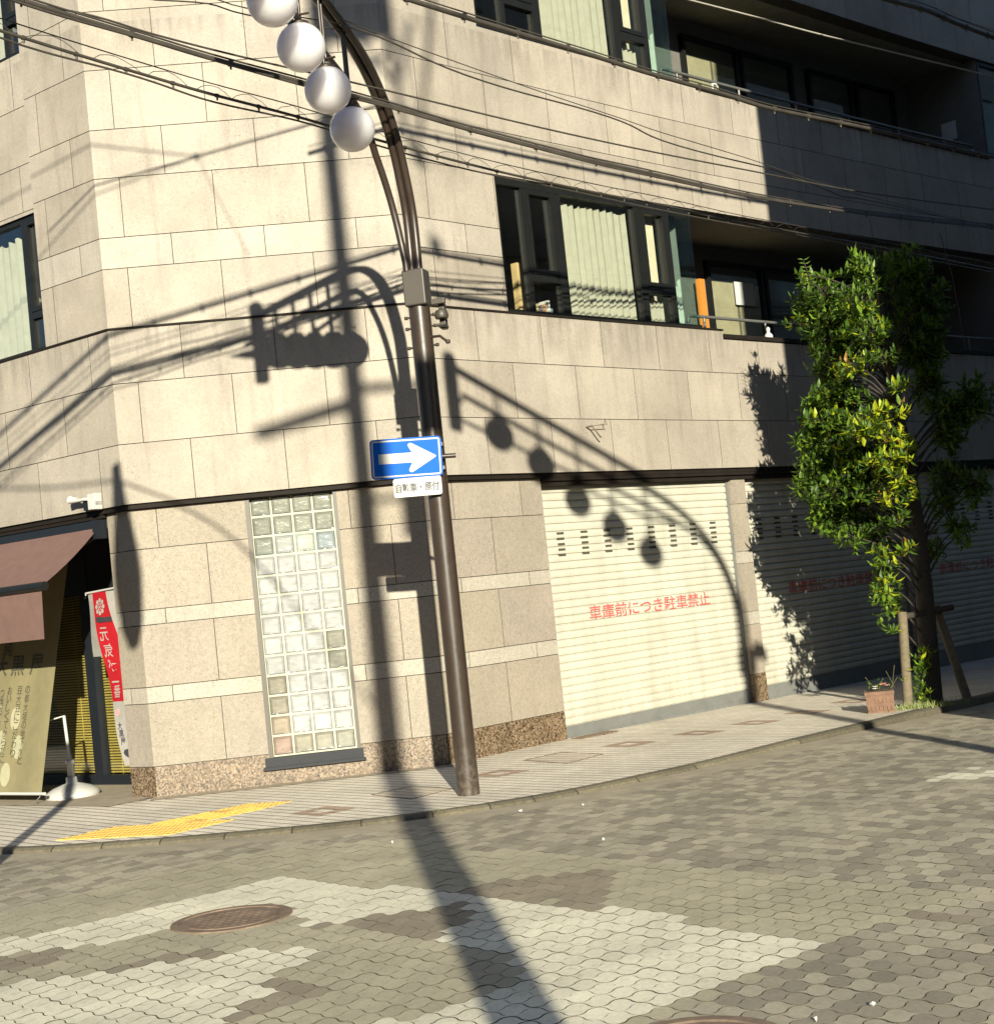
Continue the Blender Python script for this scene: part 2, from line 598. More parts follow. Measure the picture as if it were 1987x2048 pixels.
def wbox(mb, kind, s0, s1, n0, n1, z0, z1, mi=0, col=(1, 1, 1), step=1.3, side=None):
    """a block that follows the facade: s along it, n outwards, z up"""
    k = max(1, int(math.ceil(abs(s1 - s0) / step))) if kind == 'R' else 1
    for i in range(k):
        a = s0 + (s1 - s0) * i / k
        b = s0 + (s1 - s0) * (i + 1) / k
        q = lambda s, n, z: W(kind, s, n, z)
        v = [q(a, n1, z0), q(b, n1, z0), q(b, n0, z0), q(a, n0, z0), q(a, n1, z1), q(b, n1, z1), q(b, n0, z1), q(a, n0, z1)]
        f = [(3, 2, 1, 0), (4, 5, 6, 7), (0, 1, 5, 4), (2, 3, 7, 6)]
        if i == 0: f.append((3, 0, 4, 7))
        if i == k - 1: f.append((1, 2, 6, 5))
        if kind == 'L':
            f = [tuple(reversed(x)) for x in f]
        b_ = len(mb.m)
        mb.add(v, f, mi, col)
        if side is not None:
            for k_ in range(b_, len(mb.m)):
                if k_ - b_ != 2: mb.m[k_] = side

def slab(mb, kind, s0, s1, n, z0, z1, col, joint=.006, th=.03, mi=0):
    j = joint / 2
    if s1 - s0 < .02: return
    wbox(mb, kind, s0 + j, s1 - j, n - th, n, z0 + j, z1 - j, mi, col, 1.6)

def cut(s0, s1, holes):
    """intervals of [s0, s1] left after the holes"""
    r = [(s0, s1)]
    for a, b in holes:
        q = []
        for x, y in r:
            if b <= x or a >= y: q.append((x, y)); continue
            if a > x: q.append((x, a))
            if b < y: q.append((b, y))
        r = q
    return r

def stone_rows(mb, kind, n, s0, s1, rows, holes, tint):
    """rows: (z0, z1, phase, pitch, band). holes: (sa, sb, za, zb)"""
    for z0, z1, ph, pitch, band in rows:
        zs = sorted({z0, z1} | {h[2] for h in holes if z0 < h[2] < z1} | {h[3] for h in holes if z0 < h[3] < z1})
        edges = [s0]
        x = ph
        while x < s0 + .05: x += pitch
        while x < s1 - .05:
            edges.append(x); x += pitch
        edges.append(s1)
        for i in range(len(edges) - 1):
            c = tint(band)
            for za, zb in zip(zs[:-1], zs[1:]):
                hs = [(h[0], h[1]) for h in holes if h[2] < zb - .001 and h[3] > za + .001]
                for a, b in cut(edges[i], edges[i + 1], hs):
                    j = .0038
                    wbox(mb, kind, a + (j if a > s0 else 0), b - (j if b < s1 else 0), n - .03, n,
                         za + (j if za == z0 else 0), zb - (j if zb == z1 else 0), 0, c, 1.6, 1)

def backing(mb, kind, n0, n1, s0, s1, z0, z1, holes, mi=1):
    zs = sorted({z0, z1} | {min(z1, max(z0, h[2])) for h in holes} | {min(z1, max(z0, h[3])) for h in holes})
    for za, zb in zip(zs[:-1], zs[1:]):
        if zb - za < .001: continue
        hs = [(h[0], h[1]) for h in holes if h[2] < zb - .001 and h[3] > za + .001]
        for a, b in cut(s0, s1, hs):
            wbox(mb, kind, a, b, n0, n1, za, zb, mi, (1, 1, 1))

ZT = 11.6
ZJ = [2.886, 3.482, 4.084, 4.634, 5.230, 5.541, 6.141, 6.632, 7.238, 7.835, 8.43, 9.03, 9.36, 9.95, 10.55, 11.1, ZT]
rnd = random.Random(3)
def tint_up(band):
    v = rnd.uniform(.90, 1.05)
    w_ = rnd.uniform(-.02, .02)
    return ((1.12 if band else 1) * v, (1.14 if band else 1) * (v - .005 + w_ * .3), (1.16 if band else 1) * (v - .01 + w_))
def tint_low(band):
    v = rnd.uniform(.92, 1.06)
    if band: return (1.18 * v, 1.22 * v, 1.26 * v)
    return (v, v * rnd.uniform(.97, 1.0), v * rnd.uniform(.95, 1.0))
def rows_for(phA, phB, pitch):
    r = []
    for i in range(len(ZJ) - 1):
        r.append((ZJ[i], ZJ[i + 1], phB if i % 2 == 0 else phA, pitch, i == 4))
    return r

bld = thing('corner_building', (A.x, A.y, 0), 'cream granite corner building with curved balconies, roller shutters and a canted corner', 'building')

# upper walls --------------------------------------------------------------
hC = []
mb = MB()
stone_rows(mb, 'C', 0, 0, LC, rows_for(.245, .70, .917), [], tint_up)
backing(mb, 'C', -.25, -.012, .11, LC - .11, ZJ[0], ZT, [])
mb.build('upper_stone_wall', [M['stone'], M['mortar']], bld)

hR = [(1.51, 15.6, 4.634, 6.141), (5.43, 13.0, 4.51, 4.634), (1.48, 15.6, 7.77, 9.36)]
mb = MB()
stone_rows(mb, 'R', 0, 0, 19, rows_for(.45, .97, 1.037), hR, tint_up)
backing(mb, 'R', -.25, -.012, .11, 19, ZJ[0], ZT, hR)
mb.build('upper_stone_wall', [M['stone'], M['mortar']], bld)

mb = MB()
hL = [(1.04, 8, 4.634, ZT)]
stone_rows(mb, 'L', 0, 0, 8, rows_for(-.2, .33, 1.03), hL, tint_up)
backing(mb, 'L', -.25, -.012, .11, 8, ZJ[0], ZT, hL)
hL2 = [(1.07, 2.75, 4.65, 6.10), (1.07, 2.75, 7.80, 9.30)]
stone_rows(mb, 'L', -.1, 1.04, 8, [r for r in rows_for(-.2, .33, 1.03) if r[0] > 4.6], hL2, tint_up)
backing(mb, 'L', -.35, -.112, 1.04, 8, 4.634, ZT, hL2)
mb.build('upper_stone_wall', [M['stone'], M['mortar']], bld)

# ground floor ---------------------------------------------------------------
G = -.1
GR = [(.30, .92, 'b'), (.92, 1.08, 'a'), (1.08, 1.69, 'b'), (1.69, 1.84, 'a'), (1.84, 2.44, 'b'), (2.44, 2.838, 'a')]
def gf_rows(pa, pb, pitch):
    return [(z0, z1, pb if k == 'b' else pa, pitch, (z1 - z0) < .2) for z0, z1, k in GR]
hole = [(1.16, 2.07, .16, 2.87)]
mb = MB()
stone_rows(mb, 'C', G, .04, 1.16, gf_rows(.29, .75, 9), [], tint_low)
stone_rows(mb, 'C', G, 2.07, LC - .04, gf_rows(2.19, 2.58, 9), [], tint_low)
backing(mb, 'C', -.45, G - .012, .2, LC - .2, .0, 2.838, hole)
mb.build('ground_floor_wall', [M['stone_low'], M['mortar']], bld)
mb = MB()
stone_rows(mb, 'R', G, .04, 1.85, gf_rows(.47, 1.01, 1.04), [], tint_low)
backing(mb, 'R', -.45, G - .012, .2, 1.85, -.1, 2.838, [])
mb.build('ground_floor_wall', [M['stone_low'], M['mortar']], bld)
mb = MB()
stone_rows(mb, 'L', G, .04, .42, gf_rows(.29, .9, 9), [], tint_low)
backing(mb, 'L', -.45, G - .012, .2, .42, -.05, 2.838, [])
mb.build('ground_floor_wall', [M['stone_low'], M['mortar']], bld)
mb = MB()
for k, a, b, hh in (('C', .045, 1.16, 0), ('C', 2.07, 2.55, 0), ('C', 2.555, LC - .045, 0), ('R', .045, .99, 0), ('R', .996, 1.85, 0), ('L', .045, .42, 0)):
    wbox(mb, k, a, b, -.3, G - .002, -.15, .297, 0)
wbox(mb, 'C', 1.16, 2.07, -.3, G - .004, -.15, .155, 0)
mb.build('granite_base', M['base'], bld)

# ledge at first floor level and the dark steel band under the upper wall
mb = MB()
def ledge(k, a, b, z0=4.620, z1=4.640, n1=.016, n0=-.05):
    wbox(mb, k, a, b, n0, n1, z0, z1)
ledge('C', 0, LC); ledge('R', 0, 5.43); ledge('L', 0, 8)
mb.build('ledge', M['flash'], bld)
mb = MB()
wbox(mb, 'C', .03, LC - .03, -.3, -.035, 2.840, 2.884)
wbox(mb, 'R', .03, 19, -.3, -.035, 2.840, 2.884)
wbox(mb, 'R', 1.85, 19, -.3, -.04, 2.802, 2.839)
wbox(mb, 'L', .03, 8, -.3, -.035, 2.840, 2.884)
wbox(mb, 'L', .42, 8, -.3, -.05, 2.802, 2.839)
wbox(mb, 'R', 1.85, 19, -.3, -.075, 2.752, 2.801)
mb.build('lintel_band', M['flash'], bld)

# glass block window -----------------------------------------------------------
mb = MB()
for a, b in ((1.16, 1.205), (2.035, 2.07)):
    wbox(mb, 'C', a, b, -.42, G + .004, .26, 2.838)
gw = mb.build('glass_block_window', plain('bronze_trim', (.06, .05, .037), .5), bld)
mb = MB()
wbox(mb, 'C', 1.12, 2.09, -.4, G + .03, .17, .262)
wbox(mb, 'C', 1.10, 2.11, -.4, G + .055, .145, .172)
mb.build('sill', plain('grey_sill', (.022, .024, .027), .6, spec=.2), gw)
mb = MB()
s0, p = 1.21, .206
zb, pz = .268, .1985
mortar = (.39, .39, .30)
wbox(mb, 'C', 1.205, 2.035, -.34, -.165, .262, 2.838, 0, mortar)
gcol = random.Random(11)
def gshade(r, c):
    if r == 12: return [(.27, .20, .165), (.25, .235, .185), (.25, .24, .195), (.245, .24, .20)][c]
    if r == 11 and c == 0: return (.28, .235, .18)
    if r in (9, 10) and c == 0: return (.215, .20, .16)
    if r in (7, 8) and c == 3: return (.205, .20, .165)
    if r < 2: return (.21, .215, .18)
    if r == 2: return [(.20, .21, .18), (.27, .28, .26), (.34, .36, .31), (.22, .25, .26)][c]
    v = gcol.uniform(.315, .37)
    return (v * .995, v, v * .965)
for r_ in range(13):
    for c in range(4):
        a = s0 + c * p; b = a + p - .014
        z1 = zb + (13 - r_) * pz - .007; z0 = z1 - pz + .014
        if z1 > 2.836: z1 = 2.836
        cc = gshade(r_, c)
        # pillowed block: bevelled rim and a slightly inset face
        q = lambda s, n, z: W('C', s, n, z)
        i = .014
        o4 = [q(a, -.168, z0), q(b, -.168, z0), q(b, -.168, z1), q(a, -.168, z1)]
        r4 = [q(a + i, -.152, z0 + i), q(b - i, -.152, z0 + i), q(b - i, -.152, z1 - i), q(a + i, -.152, z1 - i)]
        t4 = [q(a + 2.2 * i, -.157, z0 + 2.2 * i), q(b - 2.2 * i, -.157, z0 + 2.2 * i), q(b - 2.2 * i, -.157, z1 - 2.2 * i), q(a + 2.2 * i, -.157, z1 - 2.2 * i)]
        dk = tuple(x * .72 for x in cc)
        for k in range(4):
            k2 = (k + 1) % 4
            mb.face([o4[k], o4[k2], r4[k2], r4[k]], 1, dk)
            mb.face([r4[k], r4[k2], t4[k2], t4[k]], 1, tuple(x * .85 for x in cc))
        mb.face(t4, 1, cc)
def gblock_mat():
    t = NT('glass_block_face')
    co = t.coord((9, 9, 26))
    f = t.noise(1.0, 3, .6, co)
    col = t.mul(t.attr(), t.ramp(f, [(.3, .80), (.6, 1.05)]), 1)
    col = t.mul(col, t.ramp(t.noise(2.4, 3, .6, t.coord()), [(.35, .76), (.6, 1.0)]), 1)
    t.base(col)
    t.b.inputs['Roughness'].default_value = .12
    t.b.inputs['Specular IOR Level'].default_value = .7
    t.bump(t.noise(1, 2, .5, t.coord((10, 10, 22))), .25, .02)
    return t.m
mb.build('glass_blocks', [attr_mat('block_mortar', .8, 60, .08, .06, 0), gblock_mat()], gw)

# roller shutters ---------------------------------------------------------------
PIT = .0852
def sprof(z):
    """depth of the slat curtain at height z"""
    f = ((z - .115) / PIT) % 1.0
    if f < .10: return -.016
    if f < .16: return -.016 + .016 * (f - .10) / .06
    if f > .95: return -.016 * (f - .95) / .05
    return .005 * math.sin((f - .16) / .79 * math.pi)
SN = -.185
def shutter(s0, s1, tx0, tx1, tz0, tz1, lift):
    zz = [.115 + lift]
    mb = MB()
    k = int((2.752 - .115 - lift) / PIT) + 1
    prof = []
    for i in range(k):
        for f in (0.0, .10, .16, .35, .55, .75, .95):
            z = .115 + (i + f) * PIT
            if lift + .115 <= z < 2.752: prof.append(z)
    prof.append(2.752)
    ns = 4
    for i in range(ns):
        a = s0 + (s1 - s0) * i / ns; b = s0 + (s1 - s0) * (i + 1) / ns
        for z0, z1 in zip(prof[:-1], prof[1:]):
            mb.face([W('R', a, SN + sprof(z0 + 1e-5), z0), W('R', b, SN + sprof(z0 + 1e-5), z0), W('R', b, SN + sprof(z1 + 1e-5), z1), W('R', a, SN + sprof(z1 + 1e-5), z1)])
    for c in range(8):
        for r_ in range(5):
            a = s0 + .27 + c * .4065
            z = 1.975 + r_ * .0600
            wbox(mb, 'R', a, a + .115, SN - .01, SN + .0075, z, z + .026, 1)
    sh = mb.build('roller_shutter', [M['shutter'], M['vent']], bld)
    mb = MB()
    g0 = gz(*W('R', (s0 + s1) / 2, 0, 0).xy)
    wbox(mb, 'R', s0 + .01, s1 - .01, SN - .02, SN + .012, g0 - .02, .117)
    wbox(mb, 'R', s0 + .01, s1 - .01, SN - .02, SN + .022, g0 - .02, g0 + .03)
    wbox(mb, 'R', s0 + 1.72, s0 + 1.86, SN, SN + .018, .062, .085)
    mb.build('bottom_bar', M['shutterbar'], sh)
    for e in (s0, s1 - .035):
        mb = MB()
        wbox(mb, 'R', e, e + .035, SN - .03, SN + .03, g0 - .02, 2.752)
        mb.build('guide_rail', M['shutterbar'], sh)
    # lettering follows the slats: cut at every bend of the profile
    vs, fs = text_geo('車庫前につき駐車禁止', .014)
    ax = [v[0] for v in vs]; ay = [v[1] for v in vs]
    a0, a1, b0, b1 = min(ax), max(ax), min(ay), max(ay)
    bm = bmesh.new()
    bv = [bm.verts.new((tx0 + (tx1 - tx0) * (x - a0) / (a1 - a0), 0, tz0 + (tz1 - tz0) * (y - b0) / (b1 - b0))) for x, y in vs]
    for f in fs:
        try: bm.faces.new([bv[i] for i in f])
        except ValueError: pass
    for z in [q for q in prof if tz0 - .01 < q < tz1 + .01]:
        bmesh.ops.bisect_plane(bm, geom=bm.verts[:] + bm.edges[:] + bm.faces[:], plane_co=(0, 0, z), plane_no=(0, 0, 1), dist=1e-6)
    # worn away in the grooves
    kill = [f for f in bm.faces if ((f.calc_center_median().z - .115) / PIT) % 1.0 < .12]
    bmesh.ops.delete(bm, geom=kill, context='FACES')
    mb = MB()
    bm.verts.index_update()
    mb.add([W('R', v.co.x, SN + sprof(v.co.z) + .0018, v.co.z) for v in bm.verts], [[v.index for v in f.verts] for f in bm.faces])
    bm.free()
    mb.build('lettering', M['red_paint'], sh)
    return sh
shutter(1.85, 5.40, 2.53, 4.80, 1.225, 1.395, 0)
shutter(5.68, 9.36, 6.50, 8.77, 1.225, 1.395, 0)
shutter(9.64, 13.3, 10.32, 12.6, 1.225, 1.395, 0)
mb = MB()
wbox(mb, 'R', 13.3, 19, -.45, G, -.3, 2.752)
mb.build('end_wall', M['stone_low'], bld)
for a in (5.40, 9.36):
    mb = MB()
    for z0, z1, ph, pt, band in gf_rows(.3, .3, 9):
        wbox(mb, 'R', a, a + .28, -.4, G, z0 + .003, min(z1, 2.75) - .003, 0, tint_low(band))
    wbox(mb, 'R', a + .004, a + .276, -.39, G - .006, -.2, 2.75, 2)
    wbox(mb, 'R', a, a + .28, -.4, G - .001, -.25, .297, 1)
    pl = mb.build('pillar', [M['stone_low'], M['base'], M['mortar']], bld)
mb = MB()   # dark garage behind the shutters
wbox(mb, 'R', 1.85, 13.3, -.6, -.45, -.3, 2.75)
mb.build('garage_back', M['room'], bld)

# windows -------------------------------------------------------------------------
def pleats(mb, kind, s0, s1, n, z0, z1, pitch=.11, amp=.03, wav=0.0, seed=1):
    q = random.Random(seed)
    k = int((s1 - s0) / (pitch / 6))
    pts = []
    ph = 0
    for i in range(k + 1):
        ph += 2 * math.pi / 6 * q.uniform(.8, 1.25)
        pts.append((s0 + (s1 - s0) * i / k, amp * math.sin(ph) * q.uniform(.7, 1.1)))
    for (a, da), (b, db) in zip(pts[:-1], pts[1:]):
        zt = z1 + wav * math.sin(a * 41) - wav * .6 * math.sin(a * 17)
        zt2 = z1 + wav * math.sin(b * 41) - wav * .6 * math.sin(b * 17)
        mb.face([W(kind, a, n + da, z0), W(kind, b, n + db, z0), W(kind, b, n + db * .6, zt2), W(kind, a, n + da * .6, zt)], 0, (1, 1, 1), True)

def frame_rect(mb, kind, s0, s1, z0, z1, wd=.05, n0=-.11, n1=-.03):
    wbox(mb, kind, s0, s0 + wd, n0, n1, z0, z1)
    wbox(mb, kind, s1 - wd, s1, n0, n1, z0, z1)
    wbox(mb, kind, s0 + wd, s1 - wd, n0, n1, z0, z0 + wd)
    wbox(mb, kind, s0 + wd, s1 - wd, n0, n1, z1 - wd, z1)

def room(mb, kind, s0, s1, z0, z1, depth, n=-.26):
    q = lambda s, nn, z: W(kind, s, nn, z)
    k = 4
    for i in range(k):
        a = s0 + (s1 - s0) * i / k; b = s0 + (s1 - s0) * (i + 1) / k
        mb.face([q(a, -depth, z0), q(b, -depth, z0), q(b, -depth, z1), q(a, -depth, z1)])
        mb.face([q(a, n, z1), q(b, n, z1), q(b, -depth, z1), q(a, -depth, z1)])
        mb.face([q(a, n, z0), q(b, n, z0), q(b, -depth, z0), q(a, -depth, z0)])
    for s in (s0, s1):
        mb.face([q(s, n, z0), q(s, -depth, z0), q(s, -depth, z1), q(s, n, z1)])

def big_window(z0, z1, s0, extra):
    """fixed pane, casement, curtained pane, casement and frameless corner glass"""
    mb = MB()
    e = 5.05
    wbox(mb, 'R', s0, e, -.12, -.02, z1 - .05, z1 + .045)
    wbox(mb, 'R', s0, e, -.12, -.02, z0 - .0, z0 + .035)
    wbox(mb, 'R', s0, s0 + .04, -.12, -.02, z0 + .035, z1 - .05)
    for a, b in ((1.94, 2.0), (2.47, 2.60), (3.93, 4.05), (4.52, 4.60)):
        wbox(mb, 'R', a, b, -.115, -.025, z0 + .035, z1 - .05)
    for a, b in ((2.0, 2.47), (4.05, 4.52)):
        wbox(mb, 'R', a, b, -.115, -.022, z0 + .37, z0 + .45)
    win = mb.build('window', M['frame'], bld)
    for a, b in ((2.0, 2.47), (4.05, 4.52)):
        mb = MB()
        frame_rect(mb, 'R', a + .004, b - .004, z0 + .455, z1 - .055, .055, -.10, -.012)
        mb.build('sash', M['frame'], win)
    mb = MB()
    wbox(mb, 'R', s0 + .03, 4.59, -.072, -.064, z0 + .03, z1 - .04)
    mb.build('pane', M['glass'], win)
    mb = MB()
    wbox(mb, 'R', 4.60, e, -.05, -.038, z0 + .036, z1 - .052)
    q = lambda s, n, z: W('R', s, n, z)
    mb.hexa([q(e - .012, -.052, z0 + .03), q(e, -.052, z0 + .03), q(e, -1.25, z0 + .03), q(e - .012, -1.25, z0 + .03),
             q(e - .012, -.052, z1 - .05), q(e, -.052, z1 - .05), q(e, -1.25, z1 - .05), q(e - .012, -1.25, z1 - .05)])
    mb.build('corner_pane', M['green_glass'], win)
    for a in ((2.72, 3.92, -.17, z0 + .01, z1 - .10, .12, .035, .02, 4), (4.06, 4.50, -.18, z0 + .01, z0 + .34, .09, .025, .02, 5), (4.66, 4.95, -.22, z0 + .01, z0 + .62, .10, .03, .05, 6)):
        mb = MB()
        pleats(mb, 'R', *a)
        mb.build('curtain', M['curtain'], win)
    mb = MB()
    pleats(mb, 'R', 4.62, 5.0, -.42, z0 + .01, z1 - .08, .10, .03, .02, 16)
    mb.build('curtain', M['curtain'], win)
    mb = MB()
    wbox(mb, 'R', 4.04, 4.50, -.21, -.20, z0 + .45, z1 - .06)
    mb.build('roller_blind', plain('pale_blind', (.70, .64, .52), .8), win)
    mb = MB()
    room(mb, 'R', s0, e - .013, z0 - .3, z1 + .2, 2.6)
    mb.build('room', M['room'], bld)
    return win
w1 = big_window(4.643, 6.10, 1.51, True)
mb = MB()
wbox(mb, 'R', 2.03, 2.12, -.36, -.28, 4.66, 5.28)
mb.build('cardboard_tube', plain('cardboard', (.58, .42, .22), .8), w1)
mb = MB()
for i, (a, h) in enumerate(((2.20, .16), (2.27, .12), (2.33, .15), (2.40, .20), (2.44, .11))):
    wbox(mb, 'R', a, a + .04, -.34, -.2, 4.66, 4.66 + h, 0, ((.6, .5, .3), (.2, .2, .22), (.55, .3, .2), (.7, .7, .7), (.2, .3, .4))[i])
mb.build('shelf_things', attr_mat('shelf_things', .7), w1)
big_window(7.772, 9.31, 1.48, False)

# balconies ----------------------------------------------------------------------
def balcony(z0, z1, zl, rail_z, s0=5.05, s1=12.92):
    """recessed balcony: z0 parapet top, z1 soffit"""
    D = -1.3
    mb = MB()
    n = 8
    zf = z0 - .95
    for i in range(n):
        a = s0 + (s1 - s0) * i / n; b = s0 + (s1 - s0) * (i + 1) / n
        mb.face([W('R', a, -.02, z1), W('R', b, -.02, z1), W('R', b, D, z1), W('R', a, D, z1)])
    bal = mb.build('balcony', M['soffit'], bld)
    mb = MB()
    for i in range(n):
        a = s0 + (s1 - s0) * i / n; b = s0 + (s1 - s0) * (i + 1) / n
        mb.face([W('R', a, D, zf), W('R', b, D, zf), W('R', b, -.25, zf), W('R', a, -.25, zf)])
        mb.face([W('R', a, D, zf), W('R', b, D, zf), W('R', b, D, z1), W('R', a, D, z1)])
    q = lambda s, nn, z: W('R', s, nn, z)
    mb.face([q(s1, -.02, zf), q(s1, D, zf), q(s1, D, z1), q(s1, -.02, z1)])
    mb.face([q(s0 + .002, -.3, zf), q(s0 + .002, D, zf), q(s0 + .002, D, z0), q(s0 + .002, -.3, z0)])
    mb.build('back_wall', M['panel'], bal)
    mb = MB()
    wbox(mb, 'R', s0 + .38, s1, -.27, .022, zl - .055, zl)
    wbox(mb, 'R', s0 + .38, s1, -.24, -.03, zl - .12, zl - .056)
    mb.build('ledge', M['flash'], bal)
    mb = MB()
    rail_n = -.16
    ss = [s0 - .05 + (s1 - s0 - .1) * i / 12 for i in range(13)]
    mb.tube([W('R', s, rail_n, rail_z) for s in ss], .021, 10)
    s = s0 + .24
    while s < s1 - .2:
        p_ = W('R', s, rail_n, zl)
        mb.tube([p_, (p_.x, p_.y, rail_z - .018)], .017, 8)
        s += 1.327
    mb.tube([W('R', s0 - .05, rail_n, rail_z), W('R', s0 - .09, rail_n, rail_z - .02), W('R', s0 - .095, rail_n, rail_z - .09)], .02, 8)
    mb.build('railing', M['steel'], bal)
    # sliding doors on the back wall
    mb = MB()
    doors = [(6.95, 8.25), (8.3, 9.6), (10.0, 11.2), (11.3, 12.4)]
    for a, b in doors:
        frame_rect(mb, 'R', a, b, zf + .05, z1 - .22, .06, D, D + .07)
    dr = mb.build('sliding_door', M['frame'], bal)
    mb = MB()
    for a, b in doors:
        wbox(mb, 'R', a + .05, b - .05, D + .03, D + .036, zf + .1, z1 - .27)
    mb.build('pane', M['glass'], dr)
    mb = MB()
    for a, b in ((7.02, 7.62), (7.68, 8.18)):
        wbox(mb, 'R', a, b, D + .004, D + .012, zf + .1, z1 - .5)
    mb.build('curtain', M['beige'], dr)
    return bal
b1 = balcony(4.51, 6.145, 4.578, 4.822)
b2 = balcony(7.72, 9.362, 7.772, 7.962)
mb = MB()
wbox(mb, 'R', 7.55, 8.0, -1.25, -1.24, 5.33, 5.66)
mb.build('glass_reflection_sheet', M['paper'], b1)  # pale sheet standing in for the reflection in the door glass
mb = MB()
wbox(mb, 'R', 6.62, 6.74, -1.22, -1.15, 4.6, 5.62)
mb.build('orange_board', M['orange'], b1)
mb = MB()
mb.face([W('R', 12.9, -.75, 8.20), W('R', 12.9, -.48, 8.20), W('R', 12.9, -.48, 8.50), W('R', 12.9, -.75, 8.50)])
mb.build('paper_notice', M['paper'], b2)
for s, h in ((5.95, .13), (12.6, .08)):
    mb = MB()
    p_ = W('R', s, -.1, 7.772)
    mb.tube([p_, p_ + Vector((0, 0, h)), p_ + Vector((.05, .05, h + .01)), p_ + Vector((.08, .09, h - .03))], .016, 7)
    mb.build('vent_pipe', M['white_plastic'], b2)
mb = MB()
p_ = W('R', 6.55, -.08, 4.578)
mb.lathe([(.0, 0), (.06, 0), (.055, .05), (.02, .09), (.03, .14), (.0, .17)], p_, 10)
mb.build('small_ornament', M['white_plastic'], b1)
# far window beyond the balconies
for z0, z1 in ((4.643, 6.10), (7.772, 9.31)):
    mb = MB()
    frame_rect(mb, 'R', 12.96, 15.6, z0, z1 + .03, .05)
    wbox(mb, 'R', 14.2, 14.28, -.11, -.03, z0 + .05, z1 - .02)
    fw = mb.build('window', M['frame'], bld)
    mb = MB()
    wbox(mb, 'R', 13.0, 15.56, -.072, -.064, z0 + .045, z1 - .015)
    mb.build('pane', M['green_glass'], fw)
    mb = MB()
    room(mb, 'R', 12.94, 15.6, z0 - .2, z1 + .2, 2.6)
    mb.build('room', M['room'], bld)
# left street windows
for z0, z1 in ((4.65, 6.10), (7.80, 9.30)):
    mb = MB()
    frame_rect(mb, 'L', 1.07, 2.75, z0, z1, .05, -.2, -.13)
    wbox(mb, 'L', 1.40, 1.47, -.2, -.13, z0 + .05, z1 - .05)
    wbox(mb, 'L', 1.12, 1.40, -.2, -.128, z0 + .36, z0 + .43)
    fw = mb.build('window', M['frame'], bld)
    mb = MB()
    frame_rect(mb, 'L', 1.125, 1.395, z0 + .435, z1 - .055, .045, -.19, -.12)
    mb.build('sash', M['frame'], fw)
    mb = MB()
    wbox(mb, 'L', 1.10, 2.72, -.172, -.164, z0 + .04, z1 - .04)
    mb.build('pane', M['glass'], fw)
    mb = MB()
    pleats(mb, 'L', 1.49, 2.70, -.26, z0 + .02, z1 - .16, .12, .035, .02, 9)
    mb.build('curtain', M['curtain'], fw)
    mb = MB()
    room(mb, 'L', 1.07, 2.75, z0 - .2, z1 + .2, 2.2, -.36)
    mb.build('room', M['room'], bld)

# iron hook left in the wall, roof slab
mb = MB()
p_ = W('R', 2.62, 0, 3.36)
mb.tube([W('R', 2.60, -.01, 3.39), W('R', 2.60, .10, 3.39)], .010, 6)
mb.tube([W('R', 2.60, .09, 3.39), W('R', 2.72, .10, 3.26), W('R', 2.73, .10, 3.27)], .008, 6)
mb.tube([W('R', 2.60, .09, 3.39), W('R', 2.80, .11, 3.41), W('R', 2.81, .11, 3.47), W('R', 2.84, .11, 3.40), W('R', 2.80, .11, 3.405)], .005, 6)
mb.build('wall_bracket', M['iron'], bld)
mb = MB()
ring = [W('L', 8, -.02, ZT), W('C', 0, 0, ZT)] + [W('R', s, -.02, ZT) for s in (0, 4, 8, 12, 16, 19)]
back = [W('R', 19, -9, ZT), W('L', 8, -6, ZT)]
mb.face(ring + back)
mb.build('roof', M['plaster'], bld)
mb = MB()   # rear walls so that the block is closed
q0, q1 = W('R', 19, -.26, 0), W('R', 19, -9, 0)
q2, q3 = W('L', 8, -6, 0), W('L', 8, -.36, 0)
for a, b in ((q0, q1), (q1, q2), (q2, q3)):
    mb.face([(a.x, a.y, -.4), (b.x, b.y, -.4), (b.x, b.y, ZT), (a.x, a.y, ZT)])
mb.build('rear_wall', M['plaster'], bld)

# shop front in the left street --------------------------------------------------
SF = -.86
mb = MB()
for a, b in ((1.90, 2.05), (1.16, 1.26), (3.6, 3.75), (5.3, 5.45)):
    wbox(mb, 'L', a, b, SF - .1, SF, 0, 2.70)
wbox(mb, 'L', 1.26, 8, SF - .1, SF - .004, -.02, .11)
wbox(mb, 'L', 1.26, 8, SF - .1, SF - .004, 2.1, 2.70)
sf = mb.build('shop_front', M['navy'], bld)
mb = MB()
wbox(mb, 'L', 1.26, 8, SF - .055, SF - .048, .11, 2.1)
mb.build('pane', M['glass'], sf)
mb = MB()
for a, b in ((1.28, 1.89), (2.07, 3.58), (3.77, 5.28)):
    z = .125
    while z < 2.08:
        wbox(mb, 'L', a, b, SF - .125, SF - .098, z, z + .016)
        z += .030
    for c in (a + .25, b - .22):
        wbox(mb, 'L', c, c + .008, SF - .097, SF - .092, .115, 2.1)
mb.build('slatted_blind', M['wood_blind'], sf)
mb = MB()
wbox(mb, 'L', 1.26, 8, SF - .22, SF - .2, -.02, 2.7)
mb.build('backdrop', plain('dark_brown_backdrop', (.11, .075, .022), .9), sf)
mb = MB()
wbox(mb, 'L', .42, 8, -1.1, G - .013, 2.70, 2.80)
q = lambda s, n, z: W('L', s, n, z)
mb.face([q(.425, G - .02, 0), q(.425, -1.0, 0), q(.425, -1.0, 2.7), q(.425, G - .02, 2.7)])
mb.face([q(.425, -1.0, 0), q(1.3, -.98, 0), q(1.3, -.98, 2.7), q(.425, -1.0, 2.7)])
mb.build('shop_recess', plain('dark_recess', (.05, .045, .04), .9), bld)

